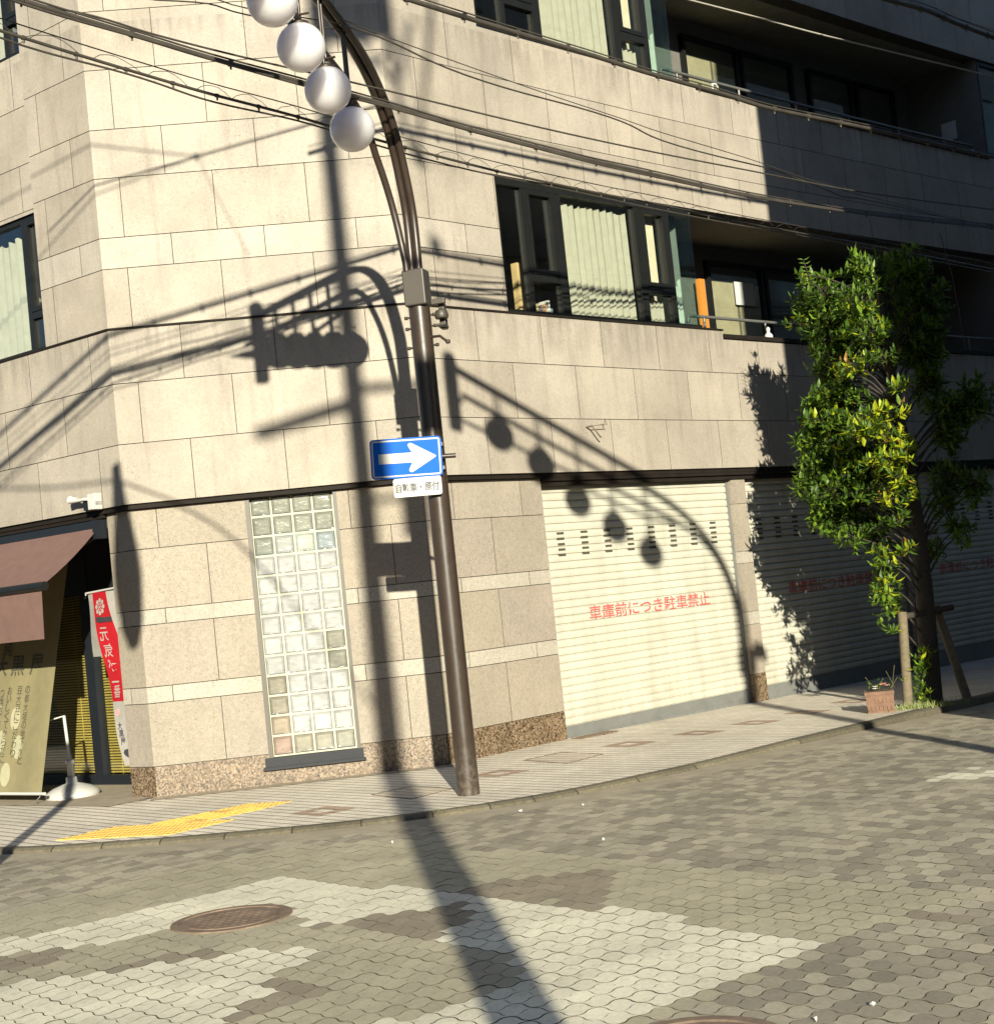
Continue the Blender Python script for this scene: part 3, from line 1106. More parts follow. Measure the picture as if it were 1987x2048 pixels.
# ------------------------------------------------------------------ ground
KP = [(-18.0, 23.6), (-12.4, 19.3), (-7.4, 15.3), (-5.2, 13.50), (-4.36, 12.92), (-3.9, 12.70), (-3.35, 12.55), (-2.7, 12.42), (-2.0, 12.33), (-1.3, 12.31), (-.6, 12.42), (-.1, 12.60), (.35, 12.83), (1.06, 13.35), (1.95, 14.15)]
def off_curve(s, n):
    q_ = W('R', s, n, 0); return (q_.x, q_.y)
KP += [off_curve(s, 2.84) for s in (4.5, 6, 7.5, 9, 11, 13, 16, 19, 24)]
def smooth_line(p, k=4):
    out = []
    n = len(p)
    for i in range(n - 1):
        p0 = Vector(p[max(0, i - 1)]); p1 = Vector(p[i]); p2 = Vector(p[i + 1]); p3 = Vector(p[min(n - 1, i + 2)])
        for j in range(k):
            t = j / k
            out.append(.5 * ((2 * p1) + (-p0 + p2) * t + (2 * p0 - 5 * p1 + 4 * p2 - p3) * t * t + (-p0 + 3 * p1 - 3 * p2 + p3) * t ** 3))
    out.append(Vector(p[-1]))
    return out
KL = smooth_line(KP)
def line_off(line, d):
    out = []
    for i, p in enumerate(line):
        a = line[max(0, i - 1)]; b = line[min(len(line) - 1, i + 1)]
        t = (b - a).normalized()
        out.append(p + Vector((t.y, -t.x)) * d)
    return out
K1 = line_off(KL, .13)
K2 = line_off(KL, .16)
K3 = line_off(KL, .50)
K4 = line_off(KL, .72)
KIN = line_off(KL, -.002)
def P3(p, f=gz, dz=0.0):
    return (p.x, p.y, f(p.x, p.y) + dz)

def grid(mb, x0, x1, y0, y1, st, f, dz, mi=0):
    nx = int((x1 - x0) / st); ny = int((y1 - y0) / st)
    for i in range(nx):
        for j in range(ny):
            a, b = x0 + i * st, x0 + (i + 1) * st
            c, d = y0 + j * st, y0 + (j + 1) * st
            mb.face([(a, c, f(a, c) + dz), (b, c, f(b, c) + dz), (b, d, f(b, d) + dz), (a, d, f(a, d) + dz)], mi)
mb = MB()
grid(mb, -200, 200, -200, 200, 40, lambda x, y: -.55, 0)
mb.build('ground', plain('street_ground', (.27, .25, .20), .9), None)
tag(bpy.data.objects['ground'], kind='structure')

# sidewalk: from the kerb back under the building
mb = MB()
n_in = 10
cand = [('L', x * .2) for x in range(70, 1, -1)] + [('C', .3 + x * .2) for x in range(12)] + [('R', .35 + x * .2) for x in range(140)]
cpos = [W(k_, s_, 0, 0).xy for k_, s_ in cand]
back_line = []
last = 0
for p in KL:
    bi = min(range(last, len(cand)), key=lambda i_: (cpos[i_] - p).length)
    last = bi
    back_line.append(W(cand[bi][0], cand[bi][1], -.9 if cand[bi][0] != 'L' else -1.25, 0).xy)
for i in range(len(KL) - 1):
    for j in range(n_in):
        f0, f1 = j / n_in, (j + 1) / n_in
        q_ = [KL[i].lerp(back_line[i], f0), KL[i + 1].lerp(back_line[i + 1], f0), KL[i + 1].lerp(back_line[i + 1], f1), KL[i].lerp(back_line[i], f1)]
        mb.face([P3(x) for x in q_])
sw = mb.build('sidewalk', M['tiles'])
tag(sw, kind='structure')
mb = MB()
for i in range(len(KL) - 1):
    if i % 3 == 0:
        v = rnd.uniform(.8, 1.2)
        kc = (.125 * v, .108 * v, .072 * v)
    A0, A1 = P3(KIN[i], gz, .004), P3(KIN[i + 1], gz, .004)
    e_ = KL[i + 1].lerp(KL[i], .02) if i % 3 == 2 else KL[i + 1]
    B0, B1 = P3(KL[i].lerp(K1[i], .75), gz, .004), P3(KL[i + 1].lerp(K1[i + 1], .75), gz, .004)
    C0, C1 = P3(K1[i], gz, -.012), P3(K1[i + 1], gz, -.012)
    D0, D1 = P3(K2[i], rz, -.03), P3(K2[i + 1], rz, -.03)
    for q_ in ((A0, A1, B1, B0), (B0, B1, C1, C0), (C0, C1, D1, D0)):
        q_ = [Vector(x_) for x_ in q_]
        if i % 3 == 2:
            l0 = (q_[1] - q_[0]).length
            f_ = 1 - min(.3, .012 / max(l0, .01))
            m1_, m2_ = q_[0].lerp(q_[1], f_), q_[3].lerp(q_[2], f_)
            mb.face([m1_, q_[1], q_[2], m2_][::-1], 0, (.03, .025, .018))
            q_ = [q_[0], m1_, m2_, q_[3]]
        mb.face(q_[::-1], 0, kc, True)
kb = mb.build('kerb', M['kerb'])
tag(kb, kind='structure')
mb = MB()
for i in range(len(KL) - 1):
    m0, m1 = K2[i].lerp(K3[i], .5), K2[i + 1].lerp(K3[i + 1], .5)
    mb.face([P3(K2[i], rz, .0), P3(m0, rz, .0), P3(m1, rz, .0), P3(K2[i + 1], rz, .0)])
    mb.face([P3(m0, rz, .0), P3(K3[i], rz, .0), P3(K3[i + 1], rz, .0), P3(m1, rz, .0)])
for i in range(len(KL) - 1):
    mb.face([P3(K3[i], rz, .0), P3(K4[i], rz, -.005), P3(K4[i + 1], rz, -.005), P3(K3[i + 1], rz, .0)])
gt = mb.build('gutter', M['gutter'])
tag(gt, kind='structure')
# stone apron along the shop in the left street
mb = MB()
for i in range(8):
    a, b = .1 + i * 1.0, 1.1 + i * 1.0
    mb.face([W('L', a, -1.2, .006), W('L', b, -1.2, .006), W('L', b, .42, .006), W('L', a, .42, .006)][::1])
mb.face([W('C', .0, -.08, .004), W('C', LC, -.08, .004), W('C', LC, .10, .004), W('C', .0, .12, .004)])
ap = mb.build('apron', M['stone_floor'])
tag(ap, kind='structure')

# road base sheet and the interlocking blocks
def inside(p, poly):
    r = False
    n = len(poly)
    for i in range(n):
        x1, y1 = poly[i]; x2, y2 = poly[(i + 1) % n]
        if (y1 > p[1]) != (y2 > p[1]) and p[0] < (x2 - x1) * (p[1] - y1) / (y2 - y1) + x1:
            r = not r
    return r
ROADPOLY = [(q_.x, q_.y) for q_ in K3] + [(60, 30), (60, -60), (-60, -60), (-60, 40)]
mb = MB()
for i in range(len(K3) - 1):
    # fan of strips from the gutter outwards
    a, b = K3[i].lerp(K2[i], .1), K3[i + 1].lerp(K2[i + 1], .1)
    t = (KL[min(len(KL) - 1, i + 1)] - KL[i]).normalized()
grid(mb, -30, 34, -30, 26, 2.0, lambda x, y: rz(x, y), -.016)
rb = mb.build('road', M['joint'])
tag(rb, kind='structure')

SC = .972
def poly(*pts):
    return [(x * SC, y * SC) for x, y in pts]
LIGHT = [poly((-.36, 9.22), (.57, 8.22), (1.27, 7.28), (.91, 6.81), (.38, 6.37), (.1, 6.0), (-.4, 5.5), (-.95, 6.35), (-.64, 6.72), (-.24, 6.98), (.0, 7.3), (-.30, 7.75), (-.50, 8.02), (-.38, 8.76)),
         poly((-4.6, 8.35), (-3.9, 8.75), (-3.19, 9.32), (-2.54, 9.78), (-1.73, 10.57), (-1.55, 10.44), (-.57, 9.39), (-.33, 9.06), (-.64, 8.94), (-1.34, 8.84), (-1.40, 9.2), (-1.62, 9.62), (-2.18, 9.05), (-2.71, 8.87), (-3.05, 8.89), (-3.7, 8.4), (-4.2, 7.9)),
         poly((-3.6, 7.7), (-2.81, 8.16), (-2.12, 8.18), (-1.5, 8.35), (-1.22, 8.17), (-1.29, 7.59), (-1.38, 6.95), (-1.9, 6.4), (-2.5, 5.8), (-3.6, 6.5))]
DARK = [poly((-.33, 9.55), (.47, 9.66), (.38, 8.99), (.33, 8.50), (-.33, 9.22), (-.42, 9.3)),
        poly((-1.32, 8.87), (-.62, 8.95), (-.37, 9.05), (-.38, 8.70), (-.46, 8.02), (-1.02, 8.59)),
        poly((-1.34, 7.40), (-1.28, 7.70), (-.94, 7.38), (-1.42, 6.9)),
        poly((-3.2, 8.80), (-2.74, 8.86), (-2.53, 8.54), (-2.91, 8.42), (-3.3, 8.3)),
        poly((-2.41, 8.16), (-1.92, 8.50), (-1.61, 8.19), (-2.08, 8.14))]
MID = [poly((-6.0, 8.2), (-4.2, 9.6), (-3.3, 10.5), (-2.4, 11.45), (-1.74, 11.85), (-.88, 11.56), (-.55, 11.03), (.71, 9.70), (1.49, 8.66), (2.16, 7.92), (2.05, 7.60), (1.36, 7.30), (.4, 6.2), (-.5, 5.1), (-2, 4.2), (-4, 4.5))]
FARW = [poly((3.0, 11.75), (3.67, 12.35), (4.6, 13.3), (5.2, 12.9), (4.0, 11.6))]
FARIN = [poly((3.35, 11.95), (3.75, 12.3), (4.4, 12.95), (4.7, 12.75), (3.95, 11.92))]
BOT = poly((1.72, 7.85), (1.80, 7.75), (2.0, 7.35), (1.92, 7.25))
e1 = Vector((math.cos(R(-50)), math.sin(R(-50)))) * .118
e2 = Vector((math.cos(R(42)), math.sin(R(42)))) * .137
u1, u2 = e1.normalized(), e2.normalized()
rb_ = random.Random(5)
mb = MB()
det = e1.x * e2.y - e1.y * e2.x
def edge_pts(p, q_, wavedir, amp, k=5):
    out = []
    for j in range(k):
        t = j / k
        out.append(p.lerp(q_, t) + wavedir * (amp * math.sin(2 * math.pi * t)))
    return out
for i in range(-185, 186):
    for j in range(-45, 205):
        o_ = e1 * i + e2 * j
        c = o_ + (e1 + e2) * .5
        if not (4.3 < c.y < 22): continue
        if abs(c.x) > c.y * .40 + 1.0: continue
        if not inside(c, ROADPOLY): continue
        pc = (c.x + rb_.uniform(-.02, .02), c.y + rb_.uniform(-.02, .02))
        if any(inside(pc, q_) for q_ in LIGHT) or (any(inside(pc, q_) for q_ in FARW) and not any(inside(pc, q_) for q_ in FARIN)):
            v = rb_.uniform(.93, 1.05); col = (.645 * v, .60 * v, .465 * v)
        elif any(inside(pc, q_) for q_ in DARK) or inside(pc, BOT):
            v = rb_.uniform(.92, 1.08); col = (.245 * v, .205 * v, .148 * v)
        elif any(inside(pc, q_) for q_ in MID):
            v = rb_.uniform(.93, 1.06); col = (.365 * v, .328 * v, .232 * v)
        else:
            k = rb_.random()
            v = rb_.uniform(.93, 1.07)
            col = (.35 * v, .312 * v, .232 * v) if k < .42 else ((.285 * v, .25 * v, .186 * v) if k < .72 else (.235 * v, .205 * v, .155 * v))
        g = .0033 if c.y < 8.2 else (.0023 if c.y < 9.3 else .0013)
        p0, p1, p2, p3 = o_, o_ + e1, o_ + e1 + e2, o_ + e2
        ring = edge_pts(p0, p1, u2, .008) + edge_pts(p1, p2, u1, .012) + edge_pts(p2, p3, u2, -.008) + edge_pts(p3, p0, u1, -.012)
        ring = [q_ + (c - q_).normalized() * g for q_ in ring]
        dz = rb_.uniform(-.0015, .0015)
        tx, ty = rb_.uniform(-.010, .010), rb_.uniform(-.010, .010)
        top = [(q_.x, q_.y, rz(c.x, c.y) + dz + (q_.x - c.x) * tx + (q_.y - c.y) * ty) for q_ in ring]
        n = len(ring)
        dn = [(x, y, z - .02) for x, y, z in top]
        b0 = len(mb.v)
        fcs = [tuple(range(n))]
        for k in range(n):
            k2 = (k + 1) % n
            fcs.append((k, n + k, n + k2, k2))
        mb.add(top + dn, fcs, 0, col)
        mb.m[-n:] = [1] * n
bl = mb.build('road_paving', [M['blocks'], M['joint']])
tag(bl, kind='structure')

# sidewalk inlays: red diamonds, covers, tactile paving
def q4(mb, pts, dz, mi=0, col=(1, 1, 1)):
    mb.face([(x, y, gz(x, y) + dz) for x, y in pts], mi, col)
mb = MB()
def diamond(cx, cy, r1=.19, r2=.085):
    a, b = Vector((math.cos(R(42)), math.sin(R(42)))), Vector((math.cos(R(-48)), math.sin(R(-48))))
    c = Vector((cx, cy))
    o4 = [c + a * x * r1 + b * y * r1 * 1.1 for x, y in ((-1, -1), (1, -1), (1, 1), (-1, 1))]
    i4 = [c + a * x * r2 + b * y * r2 * 1.1 for x, y in ((-1, -1), (1, -1), (1, 1), (-1, 1))]
    for k in range(4):
        k2 = (k + 1) % 4
        q4(mb, [o4[k], i4[k], i4[k2], o4[k2]], .003, 0, (.62, .46, .40))
for cx, cy in ((-1.70, 13.06), (-.23, 14.43), (1.07, 15.77), (1.84, 16.23), (2.52, 16.78), (3.2, 17.45), (3.9, 18.3)):
    diamond(cx, cy)
dm = mb.build('red_tile_inlay', M['tiles'])
tag(dm, kind='structure')
def cover(pts, label):
    mb = MB()
    c = Vector((sum(p[0] for p in pts) / 4, sum(p[1] for p in pts) / 4))
    for k in range(4):
        a, b = Vector(pts[k]), Vector(pts[(k + 1) % 4])
        a2, b2 = a.lerp(c, .05), b.lerp(c, .05)
        q4(mb, [a, b, b2, a2], .005, 0)
        mb.face([(a.x, a.y, gz(*a) - .02), (b.x, b.y, gz(*b) - .02), (b.x, b.y, gz(*b) + .005), (a.x, a.y, gz(*a) + .005)], 0)
    ins = [Vector(p).lerp(c, .05) for p in pts]
    q4(mb, ins, .003, 1, (.88, .84, .80))
    o = mb.build('access_cover', [M['iron'], M['tiles']])
    tag(o, label, 'access cover')
cover([(-1.36, 13.80), (-1.02, 14.16), (-.62, 13.64), (-.97, 13.22)], 'tiled access cover with thin rusty rim beside the lamp post foot')
cover([(0.0, 15.27), (.39, 15.66), (.78, 15.08), (.41, 14.62)], 'tiled access cover with a worn stain before the wall end by the first shutter')
mb = MB()
c = W('R', 2.05, .10, 0)
for i in range(9):
    p_ = W('R', 1.86 + i * .075, .0, 0)
    a, b = W('R', 1.86 + i * .07, -.06, .006), W('R', 1.90 + i * .07, -.06, .006)
    d, e = W('R', 1.90 + i * .07, .12, .006), W('R', 1.86 + i * .07, .12, .006)
    mb.hexa([Vector(x) - Vector((0, 0, .01)) for x in (a, b, d, e)] + [a, b, d, e])
o = mb.build('drain_grate', M['iron'])
tag(o, 'rusty drain grate at the foot of the first shutter', 'drain grate')

mb = MB()
yd = Vector((math.cos(R(45)), math.sin(R(45))))
def tact(pts, bars):
    q4(mb, pts, .006)
    n = len(pts)
    for k in range(n):
        a, b = Vector(pts[k]), Vector(pts[(k + 1) % n])
        mb.face([(a.x, a.y, -.02), (b.x, b.y, -.02), (b.x, b.y, gz(*b) + .006), (a.x, a.y, gz(*a) + .006)])
    xd = Vector((yd.y, -yd.x))
    for i in range(-40, 40):
        for j in range(-40, 40):
            if bars:
                if j % 5: continue
                c = Vector(pts[0]) + xd * (i * .075 + .037) + yd * (j * .06 + .15)
                if not inside(c, pts): continue
                ax = (xd, yd, Vector((0, 0, 1)))
                mb.box((c.x, c.y, gz(*c) + .009), (.03, .27, .006), 0, (1, 1, 1), (Vector((xd.x, xd.y, 0)), Vector((yd.x, yd.y, 0)), Vector((0, 0, 1))))
            else:
                c = Vector(pts[0]) + xd * (i * .06 + .03) + yd * (j * .06 + .03)
                if not inside(c, pts): continue
                mb.lathe([(.019, .006), (.013, .011), (.0, .011)], (c.x, c.y, gz(*c)), 7, 0, (1, 1, 1), False)
tact([(-3.9, 12.95), (-3.52, 13.42), (-2.45, 13.08), (-2.88, 12.58)], False)
tact([(-3.22, 13.335), (-2.74, 13.82), (-2.30, 13.60), (-2.72, 13.175)], True)
tact([(-2.73, 13.83), (-2.52, 14.06), (-2.08, 13.94), (-2.29, 13.61)], False)
ty = mb.build('tactile_paving', M['yellow'])
tag(ty, kind='structure')

mb = MB()
mc = (-1.745, 8.985)
z = rz(*mc)
prof = [(.0, .006), (.26, .006), (.262, .002), (.30, .002), (.302, .008), (.345, .008), (.35, -.01)]
mb.lathe(prof, (mc[0], mc[1], z), 40, 0, (1, 1, 1), False)
for i in range(-5, 6):
    for j in range(-5, 6):
        if i * i + j * j < 24:
            mb.box((mc[0] + i * .047, mc[1] + j * .047, z + .0063), (.036, .036, .0016))
o = mb.build('manhole_cover', M['iron'])
tag(o, 'rusty round manhole cover set in the pale paving blocks', 'manhole cover')
mb = MB()
z = rz(.15, 5.62)
mb.lathe([(.0, .004), (.27, .004), (.28, .010), (.33, .010), (.335, -.01)], (.53, 5.73, z), 40, 0, (1, 1, 1), False)
o = mb.build('manhole_cover', M['iron'])
tag(o, 'manhole cover whose rim just shows at the bottom edge', 'manhole cover')

# ------------------------------------------------------------------ street lamps
def arc_pts(ctrl, k=5):
    n = len(ctrl)
    out = []
    for i in range(n - 1):
        p0, p1, p2, p3 = [Vector(ctrl[min(n - 1, max(0, q_))]) for q_ in (i - 1, i, i + 1, i + 2)]
        for j in range(k):
            t = j / k
            out.append(.5 * ((2 * p1) + (-p0 + p2) * t + (2 * p0 - 5 * p1 + 4 * p2 - p3) * t * t + (-p0 + 3 * p1 - 3 * p2 + p3) * t ** 3))
    out.append(Vector(ctrl[-1]))
    return out

def make_lamp(x, y, z0, head, label, extras):
    u = Vector((math.cos(R(head)), math.sin(R(head)), 0))
    v = Vector((-u.y, u.x, 0))
    up = Vector((0, 0, 1))
    b = Vector((x, y, 0))
    L = thing('street_lamp', (x, y, z0), label, 'street lamp', 'globe street lamps with a curved arm')
    P = lambda r_, z, s=0.0: b + u * r_ + v * s + up * z
    mb = MB()
    for zz, rr in ((4.06, .03), (3.965, .03), (3.80, .022)):
        for s in (-1, 1):
            mb.tube([P(0.0, zz, s * .08), P(0.0, zz, s * .122)], .008, 8)
            mb.lathe([(0, -.016), (.016, -.012), (.016, .012), (0, .016)], P(0, zz, s * .125), 8)
    mb.tube([P(0, z0 - .1), P(0, 1.0), P(0, 2.5), P(0, 4.15)], [.093, .092, .091, .09], 28)
    mb.build('post', M['pole'], L)
    if not extras:
        mb = MB()
        mb.box(P(-.24, 4.46), (.26, .03, .19), 0, (1, 1, 1), (u, v, up))
        mb.box(P(-.12, 4.36), (.2, .03, .03), 0, (1, 1, 1), (u, v, up))
        mb.build('bracket_plate', M['pole'], L)
    mb = MB()
    mb.box(P(.015, 4.295), (.205, .19, .31), 0, (1, 1, 1), (u, v, up))
    mb.build('junction_box', M['boxp'], L, .012)
    mb = MB()
    mb.tube([P(.02, 3.87, .07), P(.06, 3.86, .17), P(.08, 3.80, .235)], .012, 8)
    mb.lathe([(0, -.02), (.02, -.014), (.02, .014), (0, .02)], P(.08, 3.80, .24), 8)
    mb.build('hook', M['pole'], L)
    if extras:
        mb = MB()
        mb.box(P(-.02, 4.17, .165), (.05, .12, .05), 0, (1, 1, 1), (u, v, up))
        mb.box(P(-.10, 4.05, .175), (.09, .05, .22), 0, (1, 1, 1), (u, v, up))
        mb.box(P(-.04, 3.96, .175), (.18, .07, .02), 0, (1, 1, 1), (u, v, up))
        mb.lathe([(.0, 0), (.055, 0), (.06, .03), (.05, .07), (.0, .09)], P(-.03, 4.02, .18), 12)
        mb.build('floodlight_clamp', M['boxp'], L, .006)
    # outer arm: twin tubes; inner arm: one tube
    outer = arc_pts([(0.0, 4.44), (.0, 4.9), (.10, 5.22), (.25, 5.5), (.49, 5.75), (.8, 5.93), (1.1, 6.03), (1.42, 6.10)]) + [Vector((3.95, 6.45))]
    inner = arc_pts([(.10, 4.44), (.13, 4.9), (.23, 5.22), (.42, 5.5), (.70, 5.68), (1.03, 5.76), (1.42, 5.82)]) + [Vector((3.93, 6.15))]
    mb = MB()
    for s in (-.031, .031):
        mb.tube([P(q_.x, q_.y, s) for q_ in outer], .033, 12)
    mb.build('outer_arm', M['pole'], L)
    mb = MB()
    mb.tube([P(q_.x, q_.y, -.05 - .10 * min(1, max(0, (q_.y - 4.5) / .9))) for q_ in inner], .030, 12)
    mb.build('inner_arm', M['pole'], L)
    mb = MB()
    mb.tube([P(1.0, 5.735, -.13), P(1.45, 5.72, -.02), P(3.92, 5.94, .05)], .022, 8)
    mb.build('lower_rail', M['pole'], L)
    mb = MB()
    mb.box(P(3.98, 6.15), (.12, .115, .72), 0, (1, 1, 1), (u, v, up))
    ep = mb.build('end_plate', M['pole'], L, .01)
    mb = MB()
    mb.lathe([(0, -.07)] + [(.075 * math.sin(a * math.pi / 10), -.075 * math.cos(a * math.pi / 10)) for a in range(1, 10)] + [(0, .075)], P(3.98, 6.53), 16)
    mb.build('finial', M['pole'], ep)
    mb = MB()
    mb.tube([P(3.98, 6.05, -.33), P(3.98, 6.07, -.14), P(3.98, 6.08, -.03)], [.005, .042, .055], 10)
    mb.build('spike', M['pole'], ep)
    for i in range(5):
        r_ = 1.408 + .5094 * i
        zc = 4.8726 + .3077 * r_
        zt = 6.10 + (r_ - 1.42) * .1383
        mb = MB()
        for s in (-.028, .028):
            mb.tube([P(r_ + s, zt - .02), P(r_ + s, zc + .19)], .0115, 8)
        mb.lathe([(.0, .02), (.07, .012), (.08, -.012), (.0, -.02)], P(r_, zc + .165), 16)
        mb.tube([P(r_, zc + .235, 0), P(r_, zc + .235, .08)], .009, 6)
        hg = mb.build('hanger', M['pole'], L)
        mb = MB()
        rad = .1727
        mb.lathe([(rad * math.sin(a * math.pi / 28), -rad * math.cos(a * math.pi / 28)) for a in range(0, 29)], P(r_, zc), 44)
        mb.build('globe', M['globe'], L)
    return L
make_lamp(-.4772, 13.1473, 0, 256.82, 'dark brown arched street lamp with white globes, standing before the canted corner', True)
make_lamp(4.5866, 6.6955, -.05, 165.3, 'arched globe street lamp across the street, seen only as a shadow on the shutter', False)

# one-way sign -------------------------------------------------------------------
def sign_frame(cx, y, cz, ang):
    X = Vector((math.cos(R(ang)), 0, math.sin(R(ang))))
    Z = Vector((-math.sin(R(ang)), 0, math.cos(R(ang))))
    c = Vector((cx, y, cz))
    return lambda a, b, d=0.0: c + X * a + Z * b + Vector((0, -d, 0))
def rrect(hw, hh, r_, k=5):
    out = []
    for cx, cy, a0 in ((hw - r_, hh - r_, 0), (-hw + r_, hh - r_, 90), (-hw + r_, -hh + r_, 180), (hw - r_, -hh + r_, 270)):
        for j in range(k + 1):
            a = R(a0 + 90 * j / k)
            out.append((cx + r_ * math.cos(a), cy + r_ * math.sin(a)))
    return out
def plate(mb, f, pts, d0, d1, mi=0):
    n = len(pts)
    mb.face([f(x, y, d1) for x, y in pts], mi)
    mb.face([f(x, y, d0) for x, y in pts][::-1], mi)
    for i in range(n):
        a, b = pts[i], pts[(i + 1) % n]
        mb.face([f(*a, d0), f(*b, d0), f(*b, d1), f(*a, d1)], mi)
SY = 13.0
def at_px(px, py, Y):
    pass
sg = thing('one_way_sign', (-.475, 13.0, 2.6), 'blue one way sign with a white arrow pointing right, clamped to the lamp post', 'road sign')
f = sign_frame(SGX := -.708, SY, SGZ := 2.858, -2.0)
mb = MB()
plate(mb, f, rrect(.300, .168, .032), 0, .004)
mb.build('plate', M['blue'], sg)
mb = MB()
o4, i4 = rrect(.287, .155, .022), rrect(.274, .142, .010)
for k in range(len(o4)):
    k2 = (k + 1) % len(o4)
    mb.face([f(*o4[k], .0055), f(*o4[k2], .0055), f(*i4[k2], .0055), f(*i4[k], .0055)])
mb.build('border', M['white'], sg)
mb = MB()
# arrow: shaft and swept head with rounded barbs
arrow = [(-.232, -.042), (.050, -.042), (.024, -.088), (.018, -.104), (.024, -.118), (.038, -.124), (.054, -.119), (.246, -.007), (.250, .0),
         (.246, .007), (.054, .119), (.038, .124), (.024, .118), (.018, .104), (.024, .088), (.050, .042), (-.232, .042)]
mb.face([f(x, y, .006) for x, y in arrow])
mb.build('arrow', M['white'], sg)
mb = MB()
for zz in (.10, -.10):
    p0 = f(.31, zz, -.012)
    mb.box(f(.16, zz, -.012), (.26, .02, .03), 0, (1, 1, 1))
    mb.box((-.475, 13.10, p0.z), (.16, .16, .03))
mb.tube([f(.30, -.005, -.03), f(.415, -.005, -.03)], .02, 10)
mb.build('clamp', M['pole'], sg)
sp = thing('exception_plate', (-.475, 13.0, 2.5), 'small white plate lettered in black under the blue one way sign', 'sign plate')
f2 = sign_frame(-.638, SY, 2.607, -1.0)
mb = MB()
plate(mb, f2, rrect(.203, .079, .022), 0, .004)
mb.build('plate', M['white'], sp)
mb = MB()
put_text(mb, '自動車・原付', lambda x, y: f2(x, y, .0055), -.182, .182, -.042, .036, 0, False, False, .022)
mb.build('lettering', M['black_mark'], sp)
mb = MB()
mb.box((-.52, 13.03, 2.56), (.10, .05, .03))
mb.build('clamp', M['pole'], sp)

# ------------------------------------------------------------------ overhead cables
def sag_line(pts, ext0=None, ext1=None):
    pts = [Vector(p) for p in pts]
    line = arc_pts(pts, 5)
    if ext0:
        d = (pts[0] - pts[2]).normalized(); line = [pts[0] + d * ext0] + line
    if ext1:
        d = (pts[-1] - pts[-3]).normalized(); line = line + [pts[-1] + d * ext1]
    return line
def loops(mb, line, off, r_, step=.42, amp=.07, seed=2):
    """slack lashing wire looping between the cable and its messenger"""
    q_ = random.Random(seed)
    d = 0
    tot = [0]
    for a, b in zip(line[:-1], line[1:]):
        tot.append(tot[-1] + (b - a).length)
    def at(x):
        for i in range(len(tot) - 1):
            if tot[i + 1] >= x:
                t = (x - tot[i]) / (tot[i + 1] - tot[i]); return line[i].lerp(line[i + 1], t)
        return line[-1]
    while d < tot[-1] - step:
        w_ = step * q_.uniform(.75, 1.1)
        pk = q_.uniform(.35, .65)
        pts = []
        for k in range(7):
            t = k / 6
            h = math.sin(t * math.pi) ** .8 * amp * q_.uniform(.9, 1.1)
            pts.append(at(d + w_ * (t ** (.8 + pk * .4))) + Vector((q_.uniform(-.006, .006), 0, h)))
        mb.tube(pts, r_, 4, 0, (1, 1, 1), False)
        d += w_ * q_.uniform(.95, 1.2)
def cable(label, parts):
    mb = MB()
    for pts, r_, dz in parts:
        mb.tube([p + Vector((0, 0, dz)) for p in pts], r_, 7)
    return mb
WA = [(-2.783, 9.648, 5.75), (-2.474, 9.989, 5.715), (-2.063, 10.442, 5.675), (-1.668, 10.877, 5.637), (-1.167, 11.43, 5.612), (-.56, 12.099, 5.581), (.103, 12.83, 5.523), (1.043, 13.866, 5.481), (1.721, 14.614, 5.478), (2.978, 16.0, 5.469), (4.565, 17.751, 5.545), (6.887, 20.312, 5.75)]
WA2 = [(-2.818, 10.005, 5.85), (-2.397, 10.434, 5.862), (-2.041, 10.797, 5.821), (-1.496, 11.353, 5.791), (-.599, 12.267, 5.766), (.711, 13.604, 5.716), (1.795, 14.709, 5.701), (2.994, 15.932, 5.711), (4.499, 17.466, 5.727), (6.715, 19.726, 5.85)]
WB = [(-2.83, 9.738, 5.55), (-2.483, 10.176, 5.517), (-2.074, 10.692, 5.485), (-1.731, 11.126, 5.464), (-1.228, 11.762, 5.451), (-.653, 12.489, 5.416), (.284, 13.672, 5.389), (1.262, 14.908, 5.406), (2.019, 15.865, 5.439), (3.114, 17.248, 5.46), (4.708, 19.263, 5.55)]
WD = [(-.266, 12.387, 6.5), (.246, 12.915, 6.475), (1.232, 13.931, 6.441), (1.88, 14.598, 6.41), (2.695, 15.438, 6.399), (3.279, 16.04, 6.376), (4.653, 17.456, 6.441), (6.693, 19.559, 6.5)]
WE = [(-.77, 11.428, 6.0), (-.444, 11.847, 5.975), (-.008, 12.407, 5.954), (.761, 13.396, 5.926), (1.547, 14.405, 5.913), (1.978, 14.958, 5.9), (3.04, 16.324, 5.913), (3.71, 17.185, 5.894), (4.367, 18.029, 5.897), (4.673, 18.423, 5.9), (6.602, 20.901, 6.0)]
WF = [(2.474, 15.468, 7.4), (3.234, 16.131, 7.397), (4.21, 16.982, 7.384), (6.507, 18.985, 7.4)]
WG = [(4.781, 16.619, 7.6), (5.39, 17.216, 7.639), (5.851, 17.668, 7.61), (6.466, 18.271, 7.6)]
WE0 = [(-1.985, 10.622, 6.0), (-1.668, 10.868, 6.035), (-1.427, 11.057, 6.0), (-.8, 11.6, 6.02)]
def rings(mb, line, r_, step=1.1, mi=0, ph=.3):
    d = -ph
    for a, b in zip(line[:-1], line[1:]):
        l = (b - a).length
        while d < l:
            if d >= 0:
                p_ = a.lerp(b, d / l); t = (b - a).normalized()
                mb.tube([p_ - t * .012, p_ + t * .012], r_, 8, mi)
                mb.tube([p_ - Vector((0, 0, r_)), p_ - Vector((0, 0, r_ + .018))], .008, 6, mi)
            d += step
        d -= l
def scale_cam(p, k):
    return (p[0] * k, p[1] * k, 1.685 + (p[2] - 1.685) * k)
GC = 'telephone and power cables strung along the street'
